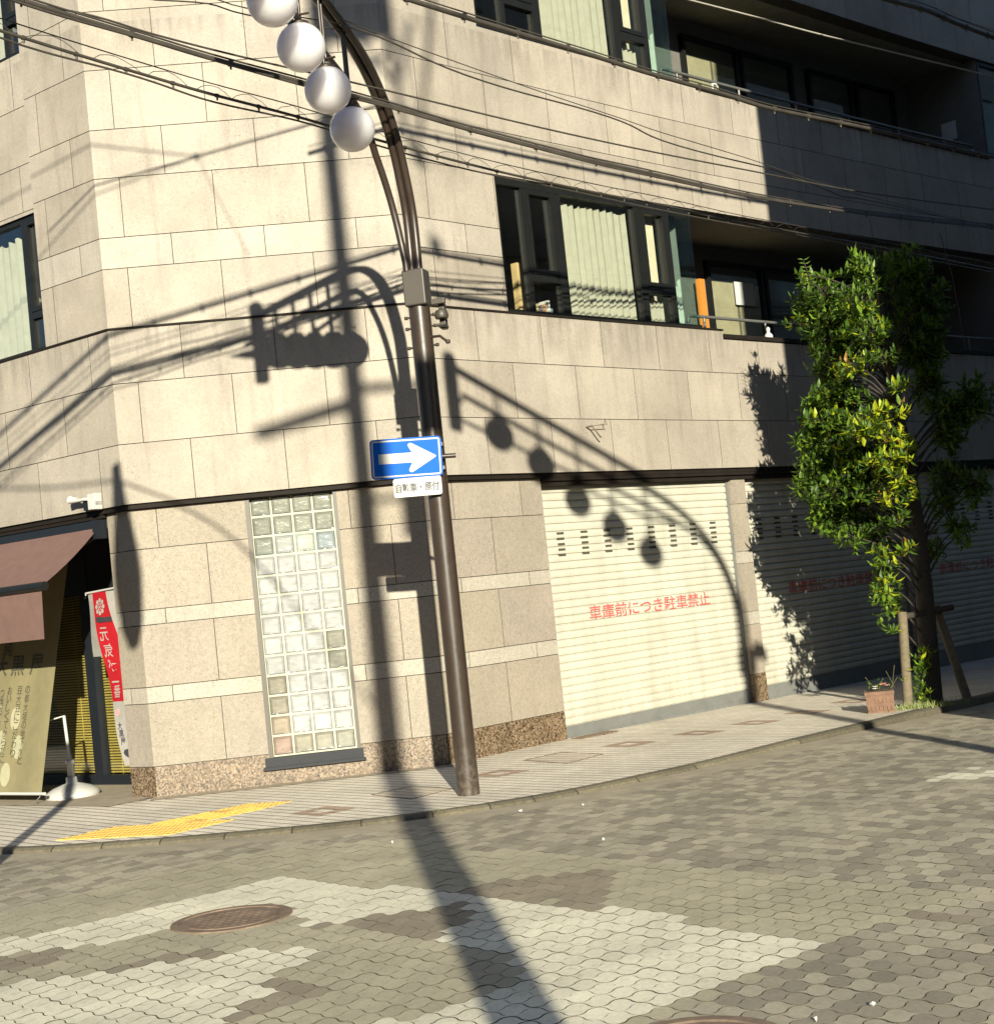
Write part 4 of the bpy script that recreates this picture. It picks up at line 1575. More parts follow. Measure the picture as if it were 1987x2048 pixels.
l_ = sag_line([scale_cam(q_, 1.02) for q_ in WA], 14, 10)
mb = MB(); mb.tube(l_, .019, 8)
mb.tube([p + Vector((0, 0, .032)) for p in l_], .008, 6)
mb.tube([p + Vector((.012, -.012, -.022 - .008 * math.sin(i * .35))) for i, p in enumerate(l_)], .011, 6)
rings(mb, l_, .026, .85)
tag(mb.build('overhead_cable', M['cable']), 'thickest bundled cable, crossing behind the globes and the lamp arch', 'cable', GC)
l_ = sag_line(WA2, 14, 10)
mb = MB(); mb.tube(l_, .0085, 6)
tag(mb.build('overhead_cable', M['cable']), 'single thin straight cable just above the thickest bundle', 'cable', GC)
l_ = sag_line([scale_cam(q_, 1.03) for q_ in WB], 14, 10)
mb = MB(); mb.tube(l_, .012, 8)
up_ = [p + Vector((0, 0, .085)) for p in l_]
mb.tube(up_, .005, 5)
mb.tube([p + Vector((.01, -.01, -.05 - .012 * math.sin(i * .5))) for i, p in enumerate(l_)], .008, 5)
loops(mb, l_, 0, .0026, .44, .075, 3)
rings(mb, l_, .017, .42, 0, .1)
tag(mb.build('overhead_cable', M['cable']), 'lowest cable wrapped with slack wire loops, passing over the first floor window', 'cable', GC)
l_ = [p * 1.0 for p in sag_line([scale_cam(q_, .955) for q_ in WD], 14, 10)]
mb = MB(); mb.tube(l_, .021, 8); mb.tube([p + Vector((0, 0, .04)) for p in l_], .007, 6)
rings(mb, l_, .03, .62)
tag(mb.build('overhead_cable', M['cable']), 'dark bundled cable running along the upper balcony ledge', 'cable', GC)
l_ = sag_line(WE, None, 8)
mb = MB(); mb.tube([p + Vector((0, 0, .03 * math.sin(i * .42) - .02)) for i, p in enumerate(l_)], .008, 6)
mb.tube([p + Vector((0, 0, .035)) for p in l_], .0045, 5)
tag(mb.build('overhead_cable', M['cable']), 'thin wavy wire running from the lamp arm across the stone wall', 'cable', GC)
l_ = arc_pts(WE0, 4)
d0 = (Vector(WE0[0]) - Vector(WE0[1])).normalized()
mb = MB(); mb.tube([Vector(WE0[0]) + d0 * 9 + Vector((0, 0, .6))] + l_, .006, 6)
mb.tube([Vector(WE0[0]) + d0 * 9 + Vector((0, 0, .75))] + [p + Vector((0, 0, .05)) for p in l_], .005, 5)
tag(mb.build('overhead_cable', M['cable']), 'pair of thin wires entering at the top left to the lamp arm', 'cable', GC)
l_ = sag_line(WF, 8, 8)
mb = MB(); mb.tube(l_, .010, 6)
tag(mb.build('overhead_cable', plain('pale_wire', (.30, .28, .24), .4)), 'thin bright wire crossing the upper balcony soffit', 'cable', GC)
l_ = sag_line(WG, 8, 8)
mb = MB(); mb.tube(l_, .024, 8); mb.tube([p + Vector((0, 0, .07)) for p in l_], .006, 5); rings(mb, l_, .034, .5)
tag(mb.build('overhead_cable', M['cable']), 'sagging dark cable at the top right corner over the shaded wall', 'cable', GC)
mb = MB(); mb.tube([W('R', 9.0, 1.2, 5.9), W('R', 9.2, 1.2, 5.3), W('R', 9.3, 1.22, 4.3)], .006, 5)
tag(mb.build('drop_wire', M['cable']), 'thin wire dropping from the cable into the tree top', 'cable')

# ------------------------------------------------------------------ things at the shop
aw = thing('awning', tuple(W('L', 2.5, 0, 2.7)), 'pinkish brown folding awning with a hanging valance over the shop', 'awning')
mb = MB()
S0, S1 = .47, 6.0
for i in range(10):
    a, b = S0 + (S1 - S0) * i / 10, S0 + (S1 - S0) * (i + 1) / 10
    for j in range(6):
        t0, t1 = j / 6, (j + 1) / 6
        f_ = lambda t: (-.06 + .70 * t, 2.745 - .54 * t - .03 * math.sin(t * math.pi))
        mb.face([W('L', a, *f_(t0)), W('L', b, *f_(t0)), W('L', b, *f_(t1)), W('L', a, *f_(t1))], 0, (1, 1, 1), True)
mb.build('canopy', M['pink_cloth'], aw)
mb = MB()
k = 60
for i in range(k):
    a, b = .53 + (S1 - .53) * i / k, .53 + (S1 - .53) * (i + 1) / k
    w0 = .018 * math.sin(a * 3.1); w1_ = .018 * math.sin(b * 3.1)
    for j in range(4):
        t0, t1 = j / 4, (j + 1) / 4
        mb.face([W('L', a, .66 + w0 * t0, 2.13 - .47 * t0), W('L', b, .66 + w1_ * t0, 2.13 - .47 * t0), W('L', b, .66 + w1_ * t1, 2.13 - .47 * t1), W('L', a, .66 + w0 * t1, 2.13 - .47 * t1)], 0, (1, 1, 1), True)
mb.build('valance', M['pink_cloth'], aw)
mb = MB()
mb.tube([W('L', .47, .66, 2.17), W('L', S1, .66, 2.17)], .045, 14)
mb.build('front_bar', M['frame'], aw)
mb = MB()
wbox(mb, 'L', .44, .50, -.10, .03, 2.60, 2.79)
wbox(mb, 'L', .50, S1, -.12, -.02, 2.70, 2.79)
mb.tube([W('L', .56, -.04, 2.62), W('L', 1.0, .30, 2.38), W('L', .6, .62, 2.17)], .02, 8)
mb.build('bracket_arm', M['navy'], aw)

ss = thing('sunshade_cloth', tuple(W('L', 2.3, .28, .1)), 'tan cloth sunshade lettered in dark brush script, slanting down before the shop', 'sunshade')
CS0, CS1 = 1.40, 4.2
def scl(s, t):
    """t 0 at the bottom hem, 1 at the top"""
    n = .28 - .58 * t + .014 * math.sin(s * 9 + 2 * t) * (1 - t * .5)
    return W('L', s, n, .10 + 2.35 * t + .012 * math.sin(s * 3) * (1 - t))
mb = MB()
for i in range(40):
    for j in range(20):
        a, b = CS0 + (CS1 - CS0) * i / 40, CS0 + (CS1 - CS0) * (i + 1) / 40
        t0, t1 = j / 20, (j + 1) / 20
        mb.face([scl(a, t0), scl(b, t0), scl(b, t1), scl(a, t1)], 0, (1, 1, 1), True)
mb.build('cloth', M['tan_cloth'], ss)
nl = Vector((*plan('L', 0)[1], 0))
def on_cloth(s, z):
    t = (z - .10) / 2.35
    return scl(s, t) + nl * .004
mb = MB()
for ch, s in (('大', 2.39), ('黒', 2.08), ('屋', 1.76)):
    put_text(mb, ch, lambda x, y: on_cloth(-x, y), -(s + .115), -(s - .115), 1.30, 1.51, 0, False, False, .012)
put_text(mb, '純', lambda x, y: on_cloth(-x, y), -2.40, -2.22, 1.51, 1.67)
for col_, s, z0, dz in (('の都大垣の地下水と', 1.87, 1.15, .089), ('豆大豆にこだわり', 2.00, 1.15, .092), ('おいしくてからだに', 2.165, 1.15, .088), ('つ製造しています', 2.31, 1.12, .09)):
    for i, ch in enumerate(col_):
        sc_ = .04
        z = z0 - i * dz
        ds = (.9 - z) * .0
        put_text(mb, ch, lambda x, y: on_cloth(-x, y), -(s + ds + sc_), -(s + ds - sc_), z - .042, z + .042)
mb.build('lettering', M['grey_ink'], ss)
mb = MB()
for s, z in ((2.02, .86), (1.93, .57), (2.08, .29), (2.22, .62), (2.42, .45), (2.36, .95)):
    mb.face([on_cloth(s + .075 * math.cos(a * math.pi / 10), z + .12 * math.sin(a * math.pi / 10)) + nl * -.0015 for a in range(20)])
mb.build('printed_bean', M['pale_dot'], ss)
mb = MB()
mb.tube([W('L', CS0 - .07, .285, .10), W('L', CS1, .285, .10)], .017, 10)
mb.build('bottom_rod', M['white_plastic'], ss)
mb = MB()
p_ = W('L', CS0 + .03, .29, .1)
mb.tube([p_, p_ + Vector((.02, -.03, -.03)), p_ + Vector((-.02, -.02, -.06)), p_ + Vector((.0, -.08, -.088))], .006, 6)
mb.build('tie_cord', M['steel'], ss)

# advertising banner seen from behind: mirrored lettering
bn = thing('shop_banner', tuple(W('L', .9, -.3, .1)), 'narrow red and white cloth banner seen from behind beside the stone pier', 'banner')
BN = -.30
def bl_(z):
    """left edge of the red strip (towards larger s)"""
    return .66 + (z - .29) * (1.07 - .77) / (2.06 - .29) + .11
def bf(s, z, d=0.0):
    return W('L', s, BN + .02 * math.sin(z * 5 + s * 6) + d, z)
mb = MB()
k = 30
for i in range(k):
    z0, z1 = .29 + (2.08 - .29) * i / k, .29 + (2.08 - .29) * (i + 1) / k
    def right(z): return max(.60, .60)
    def mid(z): return .62 + max(0, (z - 1.35)) * .26
    # red strip, white margin
    red = z0 > .93
    mb.face([bf(bl_(z0), z0), bf(mid(z0), z0), bf(mid(z1), z1), bf(bl_(z1), z1)], 0 if red else 1, (1, 1, 1), True)
    mb.face([bf(mid(z0), z0), bf(.52, z0), bf(.52, z1), bf(mid(z1), z1)], 1, (1, 1, 1), True)
bc = mb.build('cloth', [M['red_cloth'], M['white_cloth']], bn)
mb = MB()
for i in range(8):
    z0, z1 = 1.42 + .66 * i / 8, 1.42 + .66 * (i + 1) / 8
    mb.face([W('L', 1.19 + .01 * math.sin(z0 * 9), BN - .05, z0), bf(bl_(z0) - .01, z0, -.01), bf(bl_(z1) - .01, z1, -.01), W('L', 1.19 + .01 * math.sin(z1 * 9), BN - .05, z1)], 0, (1, 1, 1), True)
mb.build('folded_flap', M['white_cloth'], bn)
mb = MB()
mb.tube([W('L', 1.20, BN - .03, 2.085), W('L', .5, BN, 2.11)], .011, 8)
mb.tube([W('L', 1.45, BN - .2, 2.04), W('L', 1.20, BN - .03, 2.07)], .006, 6)
mb.build('top_rod', M['white_plastic'], bn)
mb = MB()
# the back side faces the street, so the prints read mirrored
def bt(s, z): return bf(s, z, .006)
for ch, z, h in (('元', 1.645, .14), ('気', 1.475, .14), ('が', 1.315, .13), ('一', 1.19, .10), ('番', 1.05, .13)):
    c = bl_(z) - .115
    put_text(mb, ch, lambda x, y: bt(-x, y), -(c + .062), -(c - .062), z - h / 2, z + h / 2 if ch != '一' else z - h / 2 + .016, 0, ch != '番')
cz, cc = 1.93, bl_(1.93) - .13
def disc(mb, s, z, r_, mi=0, r2=0):
    if r2:
        for a in range(14):
            a0, a1 = a * 2 * math.pi / 14, (a + 1) * 2 * math.pi / 14
            mb.face([bt(s + r_ * math.cos(a0), z + r_ * math.sin(a0)), bt(s + r_ * math.cos(a1), z + r_ * math.sin(a1)), bt(s + r2 * math.cos(a1), z + r2 * math.sin(a1)), bt(s + r2 * math.cos(a0), z + r2 * math.sin(a0))], mi)
    else:
        mb.face([bt(s + r_ * math.cos(a * 2 * math.pi / 12), z + r_ * math.sin(a * 2 * math.pi / 12)) for a in range(12)], mi)
for i in range(8):
    a = i * math.pi / 4
    disc(mb, cc + .066 * math.cos(a), cz + .066 * math.sin(a), .0235)
disc(mb, cc, cz, .036, 0, .026)
disc(mb, cc, cz, .013)
mb.build('white_print', M['white_cloth'], bc)
mb = MB()
for ch, z in (('大', .70), ('黒', .62), ('屋', .54)):
    c = bl_(z) - .085
    put_text(mb, ch, lambda x, y: bt(-x, y), -(c + .036), -(c - .036), z - .038, z + .038)
c = bl_(1.80) - .12
mb.face([bt(c + x, 1.80 + y) for x, y in ((.10, .02), (.05, .03), (-.06, .018), (-.17, .02), (-.17, -.035), (-.06, -.03), (.04, -.035), (.09, -.015))])  # flat dark bar across the strip below the emblem
c = bl_(.42) - .10
mb.face([bt(c + x * .8, .42 + y * .8) for x, y in ((.07, .0), (.05, .04), (.0, .05), (-.05, .055), (-.07, .0), (-.05, -.05), (.0, -.06), (.05, -.03))])
mb.build('black_print_and_bar', M['black_mark'], bc)
mb = MB()
c = bl_(.83) - .085
for i in range(8):
    a = i * math.pi / 4
    disc(mb, c + .026 * math.cos(a), .835 + .026 * math.sin(a), .0125)
disc(mb, c, .835, .012)
mb.build('pink_emblem', M['pink_ink'], bc)
st = thing('banner_stand_base', tuple(W('L', 1.47, -.16, 0)), 'white domed plastic stand base with a bare stub of pole by the shop door', 'stand base')
c = W('L', 1.45, -.13, .006)
mb = MB()
mb.lathe([(.275, 0), (.28, .03), (.265, .055), (.20, .095), (.11, .125), (.06, .14), (.055, .20), (.0, .20)], c, 32)
mb.box(c + Vector((-.02, -.257, .025)), (.09, .07, .05))
mb.build('base', M['white_plastic'], st)
mb = MB()
mb.lathe([(.0, .19), (.038, .19), (.038, .33), (.05, .34), (.05, .37), (.03, .38), (.0, .38)], c, 14)
mb.tube([c + Vector((0, 0, .35)), c + Vector((-.02, .0, .84))], .017, 10)
mb.tube([c + Vector((-.02, 0, .835)), c + Vector((-.2, .02, .80))], .008, 8)
mb.build('pole_stub', M['white_plastic'], st)

cm = thing('security_camera', tuple(W('L', .45, 0, 2.9)), 'small white security camera on the ledge above the shop awning', 'security camera')
mb = MB()
p_ = W('L', .42, .10, 3.0)
t_ = Vector((*plan('L', 0)[2], 0))
up = Vector((0, 0, 1))
mb.box(W('L', .40, .045, 2.985), (.12, .09, .13), 0, (1, 1, 1), (t_, nl, up))
mb.box(W('L', .38, .06, 2.93), (.08, .12, .09), 0, (1, 1, 1), (t_, nl, up))
mb.box(W('L', .53, .10, 3.0), (.16, .07, .03), 0, (1, 1, 1), (t_, nl, up))
mb.build('housing', M['white_plastic'], cm, .008)
mb = MB()
mb.tube([W('L', .60, .10, 3.01), W('L', .70, .13, 3.015)], [.028, .034], 12)
mb.lathe([(0, -.03), (.03, -.02), (.035, 0), (.03, .02), (0, .03)], W('L', .69, .12, 3.03), 12)
mb.build('lens_barrel', M['white_plastic'], cm)
mb = MB()
mb.box(W('L', .50, .06, 2.94), (.06, .06, .10), 0, (1, 1, 1), (t_, nl, up))
mb.build('bracket', M['navy'], cm)

# ------------------------------------------------------------------ tree, stakes, planter
def leaf(mb, p, d, side, L, wd, droop, col):
    n = d.cross(side).normalized()
    m = p + d * L * .45 + n * L * .04
    tip = p + d * L - n * L * droop
    a = p + d * L * .2
    pts = [p, a + side * wd * .35, m + side * wd * .5, tip, m - side * wd * .5, a - side * wd * .35]
    mid_ = p + d * L * .5 - n * L * .05
    mb.add([p, a + side * wd * .38, m + side * wd * .5, p + d * L * .75 + side * wd * .32 - n * L * droop * .5, tip, p + d * L * .75 - side * wd * .32 - n * L * droop * .5, m - side * wd * .5, a - side * wd * .38, mid_, a - n * L * .02],
           [(0, 1, 9), (1, 2, 8, 9), (2, 3, 8), (3, 4, 8), (4, 5, 8), (5, 6, 8), (6, 7, 9, 8), (7, 0, 9)], 0, col)
def rosette(mb, rg, p, d, nl_, yg, Ls=(.06, .145)):
    d = d.normalized()
    ref = Vector((rg.uniform(-1, 1), rg.uniform(-1, 1), rg.uniform(-1, 1)))
    x = (ref - d * ref.dot(d)).normalized(); y = d.cross(x)
    for k in range(nl_):
        a = k * 2.4 + rg.uniform(-.3, .3)
        rad = x * math.cos(a) + y * math.sin(a)
        dd = (d * rg.uniform(.1, .9) + rad * rg.uniform(.6, 1.0) + Vector((0, 0, -.12))).normalized()
        sd = dd.cross(Vector((0, 0, 1)) + rad * .2).normalized()
        sd = (sd + Vector((rg.uniform(-.25, .25), rg.uniform(-.25, .25), rg.uniform(-.4, .4)))).normalized()
        sd = (sd - dd * sd.dot(dd)).normalized()
        if yg > 0 and rg.random() < yg:
            v = rg.uniform(.8, 1.15); col = (.31 * v, .34 * v, .012 * v) if rg.random() < .92 else (.24 * v, .13 * v, .03 * v)
        else:
            v = rg.uniform(.75, 1.25); col = (.046 * v, .092 * v, .010 * v) if rg.random() < .6 else (.115 * v, .19 * v, .014 * v)
        L = rg.uniform(*Ls)
        leaf(mb, p + d * rg.uniform(-.07, .03), dd, sd, L, L * rg.uniform(.30, .40), rg.uniform(.0, .35), col)
CLU = [(4.37,17.00,4.81,0.22,0.14,60,0.00),(4.39,17.00,4.64,0.20,0.18,80,0.00),(3.66,17.00,4.78,0.06,0.12,10,0.20),(3.78,16.80,4.50,0.24,0.18,90,0.00),(4.14,16.70,4.36,0.28,0.22,120,0.05),(3.49,16.80,4.25,0.18,0.09,40,0.10),(3.78,16.80,4.18,0.24,0.12,60,0.00),(4.15,16.70,4.04,0.30,0.18,110,0.05),(4.85,17.40,4.76,0.22,0.30,120,0.00),(5.06,17.50,4.39,0.24,0.35,130,0.00),(4.81,17.40,4.05,0.26,0.24,100,0.00),(3.76,16.80,4.00,0.22,0.12,55,0.00),(3.99,16.70,3.70,0.16,0.12,35,0.80),(3.80,16.80,3.63,0.08,0.05,10,0.80),(3.84,17.20,3.90,0.18,0.14,40,0.00),(4.28,16.80,3.75,0.20,0.14,55,0.10),(4.94,17.50,3.89,0.26,0.22,90,0.00),(4.45,16.60,3.40,0.15,0.09,30,0.55),(4.95,17.40,3.52,0.18,0.14,60,0.00),(3.73,16.80,3.38,0.28,0.10,80,0.10),(3.64,16.70,3.12,0.26,0.12,80,0.10),(4.20,16.60,3.13,0.28,0.12,80,0.70),(3.94,16.50,2.99,0.24,0.12,80,0.45),(4.29,16.60,2.90,0.18,0.18,75,0.75),(3.34,16.80,2.94,0.14,0.09,40,0.00),(3.58,16.60,2.80,0.22,0.16,90,0.05),(3.82,16.40,2.68,0.26,0.16,110,0.10),(4.19,16.50,2.65,0.22,0.16,90,0.60),(4.45,16.70,2.72,0.12,0.14,40,0.50),(3.50,16.70,2.58,0.22,0.14,80,0.00),(3.76,16.50,2.49,0.26,0.14,90,0.05),(4.31,16.60,2.44,0.14,0.10,40,0.60),(3.35,16.90,2.45,0.12,0.14,45,0.00),(3.66,17.10,2.38,0.26,0.16,80,0.00),(4.02,17.10,2.35,0.20,0.16,60,0.00),(4.22,16.70,2.24,0.14,0.12,35,0.75),(4.46,16.70,2.28,0.09,0.16,35,0.40),(5.13,17.40,3.21,0.26,0.20,90,0.00),(5.45,17.50,3.21,0.20,0.16,60,0.00),(5.09,17.40,2.92,0.18,0.16,60,0.00),(5.51,17.50,3.37,0.16,0.12,30,0.00),(5.05,17.40,2.42,0.22,0.16,60,0.00),(5.38,17.50,2.33,0.18,0.14,45,0.00),(4.99,17.50,2.17,0.16,0.12,35,0.00),(5.15,17.60,1.84,0.16,0.14,30,0.00),(3.82,17.00,1.86,0.18,0.10,40,0.00),(4.18,17.10,1.92,0.12,0.12,30,0.00),(4.33,16.80,1.98,0.10,0.10,28,0.40),(4.07,16.80,1.66,0.09,0.10,22,0.30),(4.27,16.70,1.64,0.09,0.12,28,0.35),(4.14,16.80,1.52,0.08,0.07,14,0.30),(4.09,16.80,1.28,0.16,0.14,45,0.25),(4.13,16.90,1.06,0.10,0.12,22,0.10),(4.12,16.90,0.84,0.06,0.08,10,0.10),(4.81,17.50,1.67,0.12,0.12,22,0.00)]
tr = thing('tree', (4.52, 17.15, -.1), 'slim broadleaf evergreen tree with yellowing inner leaves, half in shade before the shutters', 'tree')
rg = random.Random(21)
trunk = [(4.52, 17.2, -.15), (4.55, 17.18, .5), (4.58, 17.17, 1.2), (4.58, 17.15, 1.9), (4.56, 17.14, 2.6), (4.50, 17.12, 3.3), (4.46, 17.1, 4.0), (4.44, 17.05, 4.6)]
mb = MB()
mb.tube(arc_pts(trunk, 3), [.135 - .10 * (i / 21) ** .8 for i in range(22)], 12)
def trunk_at(z):
    for a, b in zip(trunk[:-1], trunk[1:]):
        if a[2] <= z <= b[2]:
            return Vector(a).lerp(Vector(b), (z - a[2]) / (b[2] - a[2]))
    return Vector(trunk[-1])
lm = MB()
def push(cl):
    x, y, z, rx, rz_, n, yg = cl
    k = (17.75 if x < 3.6 else 17.45 if x < 3.85 else y) / y
    return (x * k, y * k, 1.685 + (z - 1.685) * k, rx, rz_, n, yg)
CLU = [push(c) for c in CLU]
CLU += [(x + .04, y + .42, z - .03, rx, rz_, int(n * .45), yg * .3) for x, y, z, rx, rz_, n, yg in CLU if 3.7 < x < 4.4 and z > 2.2]
CLU += [(4.05, 17.5, 2.55, .3, .2, 90, 0), (4.3, 17.5, 2.6, .22, .2, 80, 0), (3.95, 17.6, 2.95, .28, .2, 90, 0), (4.3, 17.5, 3.05, .25, .2, 80, 0), (3.9, 17.65, 2.35, .25, .15, 60, 0), (4.15, 17.5, 3.4, .25, .15, 60, 0), (4.3, 17.5, 4.1, .25, .2, 80, 0), (4.2, 17.5, 4.5, .25, .2, 80, 0), (4.05, 17.55, 4.25, .22, .2, 60, 0), (4.35, 17.45, 4.85, .2, .15, 50, 0)]
CLU += [(3.76, 17.85, z_, .17, .17, 130, 0) for z_ in (2.1, 2.3, 2.5, 2.75, 3.0, 3.3)] + [(4.02, 17.8, z_, .22, .17, 130, 0) for z_ in (2.0, 2.25, 2.5, 2.8, 3.1, 3.4, 3.7, 4.0, 4.3, 4.6)] + [(3.8, 17.8, 4.3, .15, .15, 60, 0), (3.78, 17.8, 4.55, .12, .12, 50, 0)]
CLU += [(4.25, 17.65, z_, .16, .16, 50, 0) for z_ in (1.1, 1.4, 1.75, 2.0)]
CLU += [(x + .05, y + .15, z - .08, rx, rz_, int(n * 1.1), 0) for x, y, z, rx, rz_, n, yg in CLU if x > 4.75]
CLU = [(x, y, z, rx, rz_, n, yg * .72 if yg > .3 else yg + (.10 if 3.5 < x < 4.3 and 2.4 < z < 3.6 and y < 17.3 else 0)) for x, y, z, rx, rz_, n, yg in CLU]
for x, y, z, rx, rz_, n, yg in CLU:
    c = Vector((x, y, z))
    s = trunk_at(max(.3, z - .35 - .25 * abs(x - 4.5)))
    m1 = s.lerp(c, .5) + Vector((0, 0, .08))
    mb.tube(arc_pts([s, m1, c], 3), [.015 - .0016 * i for i in range(7)], 6)
    cnt = max(4, int(n * (.30 if y < 17.3 else .40)))
    for i in range(cnt):
        while True:
            q_ = Vector((rg.uniform(-1, 1), rg.uniform(-1, 1), rg.uniform(-1, 1)))
            if q_.length < 1: break
        k_ = 1.0 if rg.random() < .75 else 1.3
        p = c + Vector((q_.x * rx * 1.0 * k_, q_.y * rx * 1.0, q_.z * rz_ * (.8 if y < 17.3 else 1.05) * k_))
        d = (p - c + Vector((0, -.05, .12)) + Vector((q_.x * .1, 0, 0))).normalized()
        mb.tube([c.lerp(p, .15), p], [.006, .003], 4, 0, (1, 1, 1), False)
        rosette(lm, rg, p, d, rg.randint(5, 8), yg)
# the thin sprig at the upper left
mb.tube([(3.78, 16.8, 4.5), (3.68, 16.95, 4.7), (3.64, 17.0, 4.93)], .005, 5)
for i in range(7):
    t = i / 6
    p = Vector((3.68, 16.95, 4.66)).lerp(Vector((3.64, 17.0, 4.94)), t)
    for s_ in (-1, 1):
        d = Vector((s_ * .9, -.2, .25)).normalized()
        leaf(lm, p, d, Vector((0, -.8, .6)).normalized(), .075, .02, .1, (.12, .2, .03))
mb.build('trunk', M['bark'], tr)
lm.build('crown', M['leaf'], tr)

def stake(p0, p1, r_, label):
    mb = MB(); mb.tube([p0, p1], [r_, r_ * .95], 10)
    tag(mb.build('tree_stake', M['wood']), label, 'tree stake', 'wooden stakes holding the tree')
g0 = gz(4.2, 16.9)
stake((4.19, 16.9, g0 - .05), (4.27, 17.0, .98), .052, 'pale upright wooden stake in front of the tree trunk, lit by the sun')
stake((4.95, 17.25, g0 - .08), (4.72, 17.3, 1.0), .05, 'dark leaning wooden stake on the shaded side of the trunk')
mb = MB(); mb.tube([(4.30, 17.02, .93), (4.88, 17.22, .97)], .035, 10)  # dark bark colour puts the shade on the bar into its material
tag(mb.build('tree_stake', M['bark']), 'horizontal wooden cross bar tied to the trunk', 'tree stake', 'wooden stakes holding the tree')

def weeds(mb, rg, c, n, spread, h, yg=.1, Ls=(.05, .10)):
    for i in range(n):
        p = Vector(c) + Vector((rg.gauss(0, spread), rg.gauss(0, spread), rg.uniform(0, h)))
        rosette(mb, rg, p, Vector((rg.uniform(-.5, .5), rg.uniform(-.8, .2), 1)), rg.randint(4, 6), yg, Ls)
mb = MB()
weeds(mb, rg, (4.37, 16.95, g0 + .04), 55, .07, .55, .15)
tag(mb.build('shrub', M['leaf']), 'low leafy shoots at the foot of the tree trunk', 'shrub')
mb = MB()
for i in range(260):
    x, y = 4.28 + rg.gauss(0, .20), 16.70 + rg.gauss(0, .09)
    z = gz(x, y)
    h = rg.uniform(.03, .09)
    dx, dy = rg.uniform(-.03, .03), rg.uniform(-.03, .03)
    v = rg.uniform(.8, 1.2)
    mb.face([(x - .004, y, z), (x + .004, y, z), (x + dx, y + dy, z + h)], 0, (.13 * v, .16 * v, .02 * v))
o = mb.build('grass_tuft', M['leaf'])
tag(o, kind='stuff')
mb = MB()
for i in range(90):
    x, y = -.72 + rg.gauss(0, .06), 12.33 + rg.gauss(0, .025)
    z = gz(x, y) - .02
    h = rg.uniform(.015, .045)
    mb.face([(x - .005, y, z), (x + .005, y, z), (x + rg.uniform(-.02, .02), y + rg.uniform(-.02, .02), z + h)], 0, (.10, .10, .02))
o = mb.build('kerb_moss', M['leaf'])
tag(o, kind='stuff')

pt = thing('flower_planter', (3.86, 16.62, gz(3.86, 16.62)), 'square terracotta planter with pink flowers beside the tree', 'planter')
a1 = Vector((math.cos(R(-12)), math.sin(R(-12)), 0)); a2 = Vector((-a1.y, a1.x, 0))
zc = gz(3.86, 16.62)
mb = MB()
pc = Vector((3.84, 16.66, zc))
def frust(mb, c, w0, w1_, z0, z1, mi=0):
    f4 = lambda w_, z: [c + a1 * x * w_ / 2 + a2 * y * w_ / 2 + Vector((0, 0, z)) for x, y in ((-1, -1), (1, -1), (1, 1), (-1, 1))]
    mb.hexa(f4(w0, z0) + f4(w1_, z1), mi)
frust(mb, pc, .275, .29, 0, .19)
frust(mb, pc, .305, .305, .19, .225)
frust(mb, pc, .27, .27, .2, .228, 1)
for i in range(7):
    for j in range(2):
        mb.box(pc + a1 * (-.12 + i * .04) - a2 * .143 + Vector((0, 0, .05 + j * .08)), (.028, .012, .05), 0, (1, 1, 1), (a1, a2, Vector((0, 0, 1))))
mb.build('pot', [M['terra'], M['soil']], pt)
mb = MB()
weeds(mb, rg, pc + Vector((0, 0, .23)), 14, .07, .08, .0, (.03, .05))
for i in range(5):
    p = pc + Vector((rg.uniform(-.12, .2), rg.uniform(-.05, .05), .24))
    mb.tube([p, p + Vector((rg.uniform(-.10, .10), 0, rg.uniform(.1, .24)))], .002, 4, 0, (.2, .17, .05), False)
mb.build('greenery', M['leaf'], pt)
mb = MB()
for x, y, z, c in ((-.05, -.08, .27, (.75, .62, .60)), (.05, -.06, .29, (.80, .25, .25)), (.02, -.07, .285, (.8, .5, .5)), (-.06, -.1, .25, (.8, .75, .7)), (.08, -.05, .27, (.78, .35, .35))):
    p = pc + Vector((x, y, z))
    for k in range(6):
        a = k * math.pi / 3
        mb.face([p, p + Vector((.028 * math.cos(a - .4), .028 * math.sin(a - .4), .012)), p + Vector((.034 * math.cos(a), .034 * math.sin(a), .01)), p + Vector((.028 * math.cos(a + .4), .028 * math.sin(a + .4), .012))], 0, c)
mb.build('flowers', attr_mat('petal', .7, 40, .1, .05, 0), pt)

# litter on the road ---------------------------------------------------------------
lit = [(-.06, 12.02, .035, 'white paper scrap lying near the kerb beyond the lamp post'), (.42, 12.0, .02, 'tiny white scrap by the kerb at the right of the lamp post'), (-.98, 11.15, .02, 'tiny pale scrap left of the wide pole shadow'), (.47, 10.35, .02, 'white scrap on the dark mixed paving'), (1.22, 5.98, .028, 'white fluffy seed scrap near the bottom right corner'), (.98, 5.86, .012, 'small white pebble near the bottom edge')]
for x, y, r_, lb in lit:
    r_ *= .55
    mb = MB()
    z = rz(x, y)
    q_ = random.Random(int(x * 100) + 77)
    ring = [(x + r_ * q_.uniform(.5, 1.1) * math.cos(k * math.pi / 4), y + r_ * q_.uniform(.5, 1.1) * math.sin(k * math.pi / 4), z + q_.uniform(.003, .02)) for k in range(8)]
    mb.add(ring + [(x, y, z + .02), (x, y, z)], [(k, (k + 1) % 8, 8) for k in range(8)] + [((k + 1) % 8, k, 9) for k in range(8)])
    tag(mb.build('litter_scrap', M['paper']), lb, 'litter', 'white scraps on the paving')

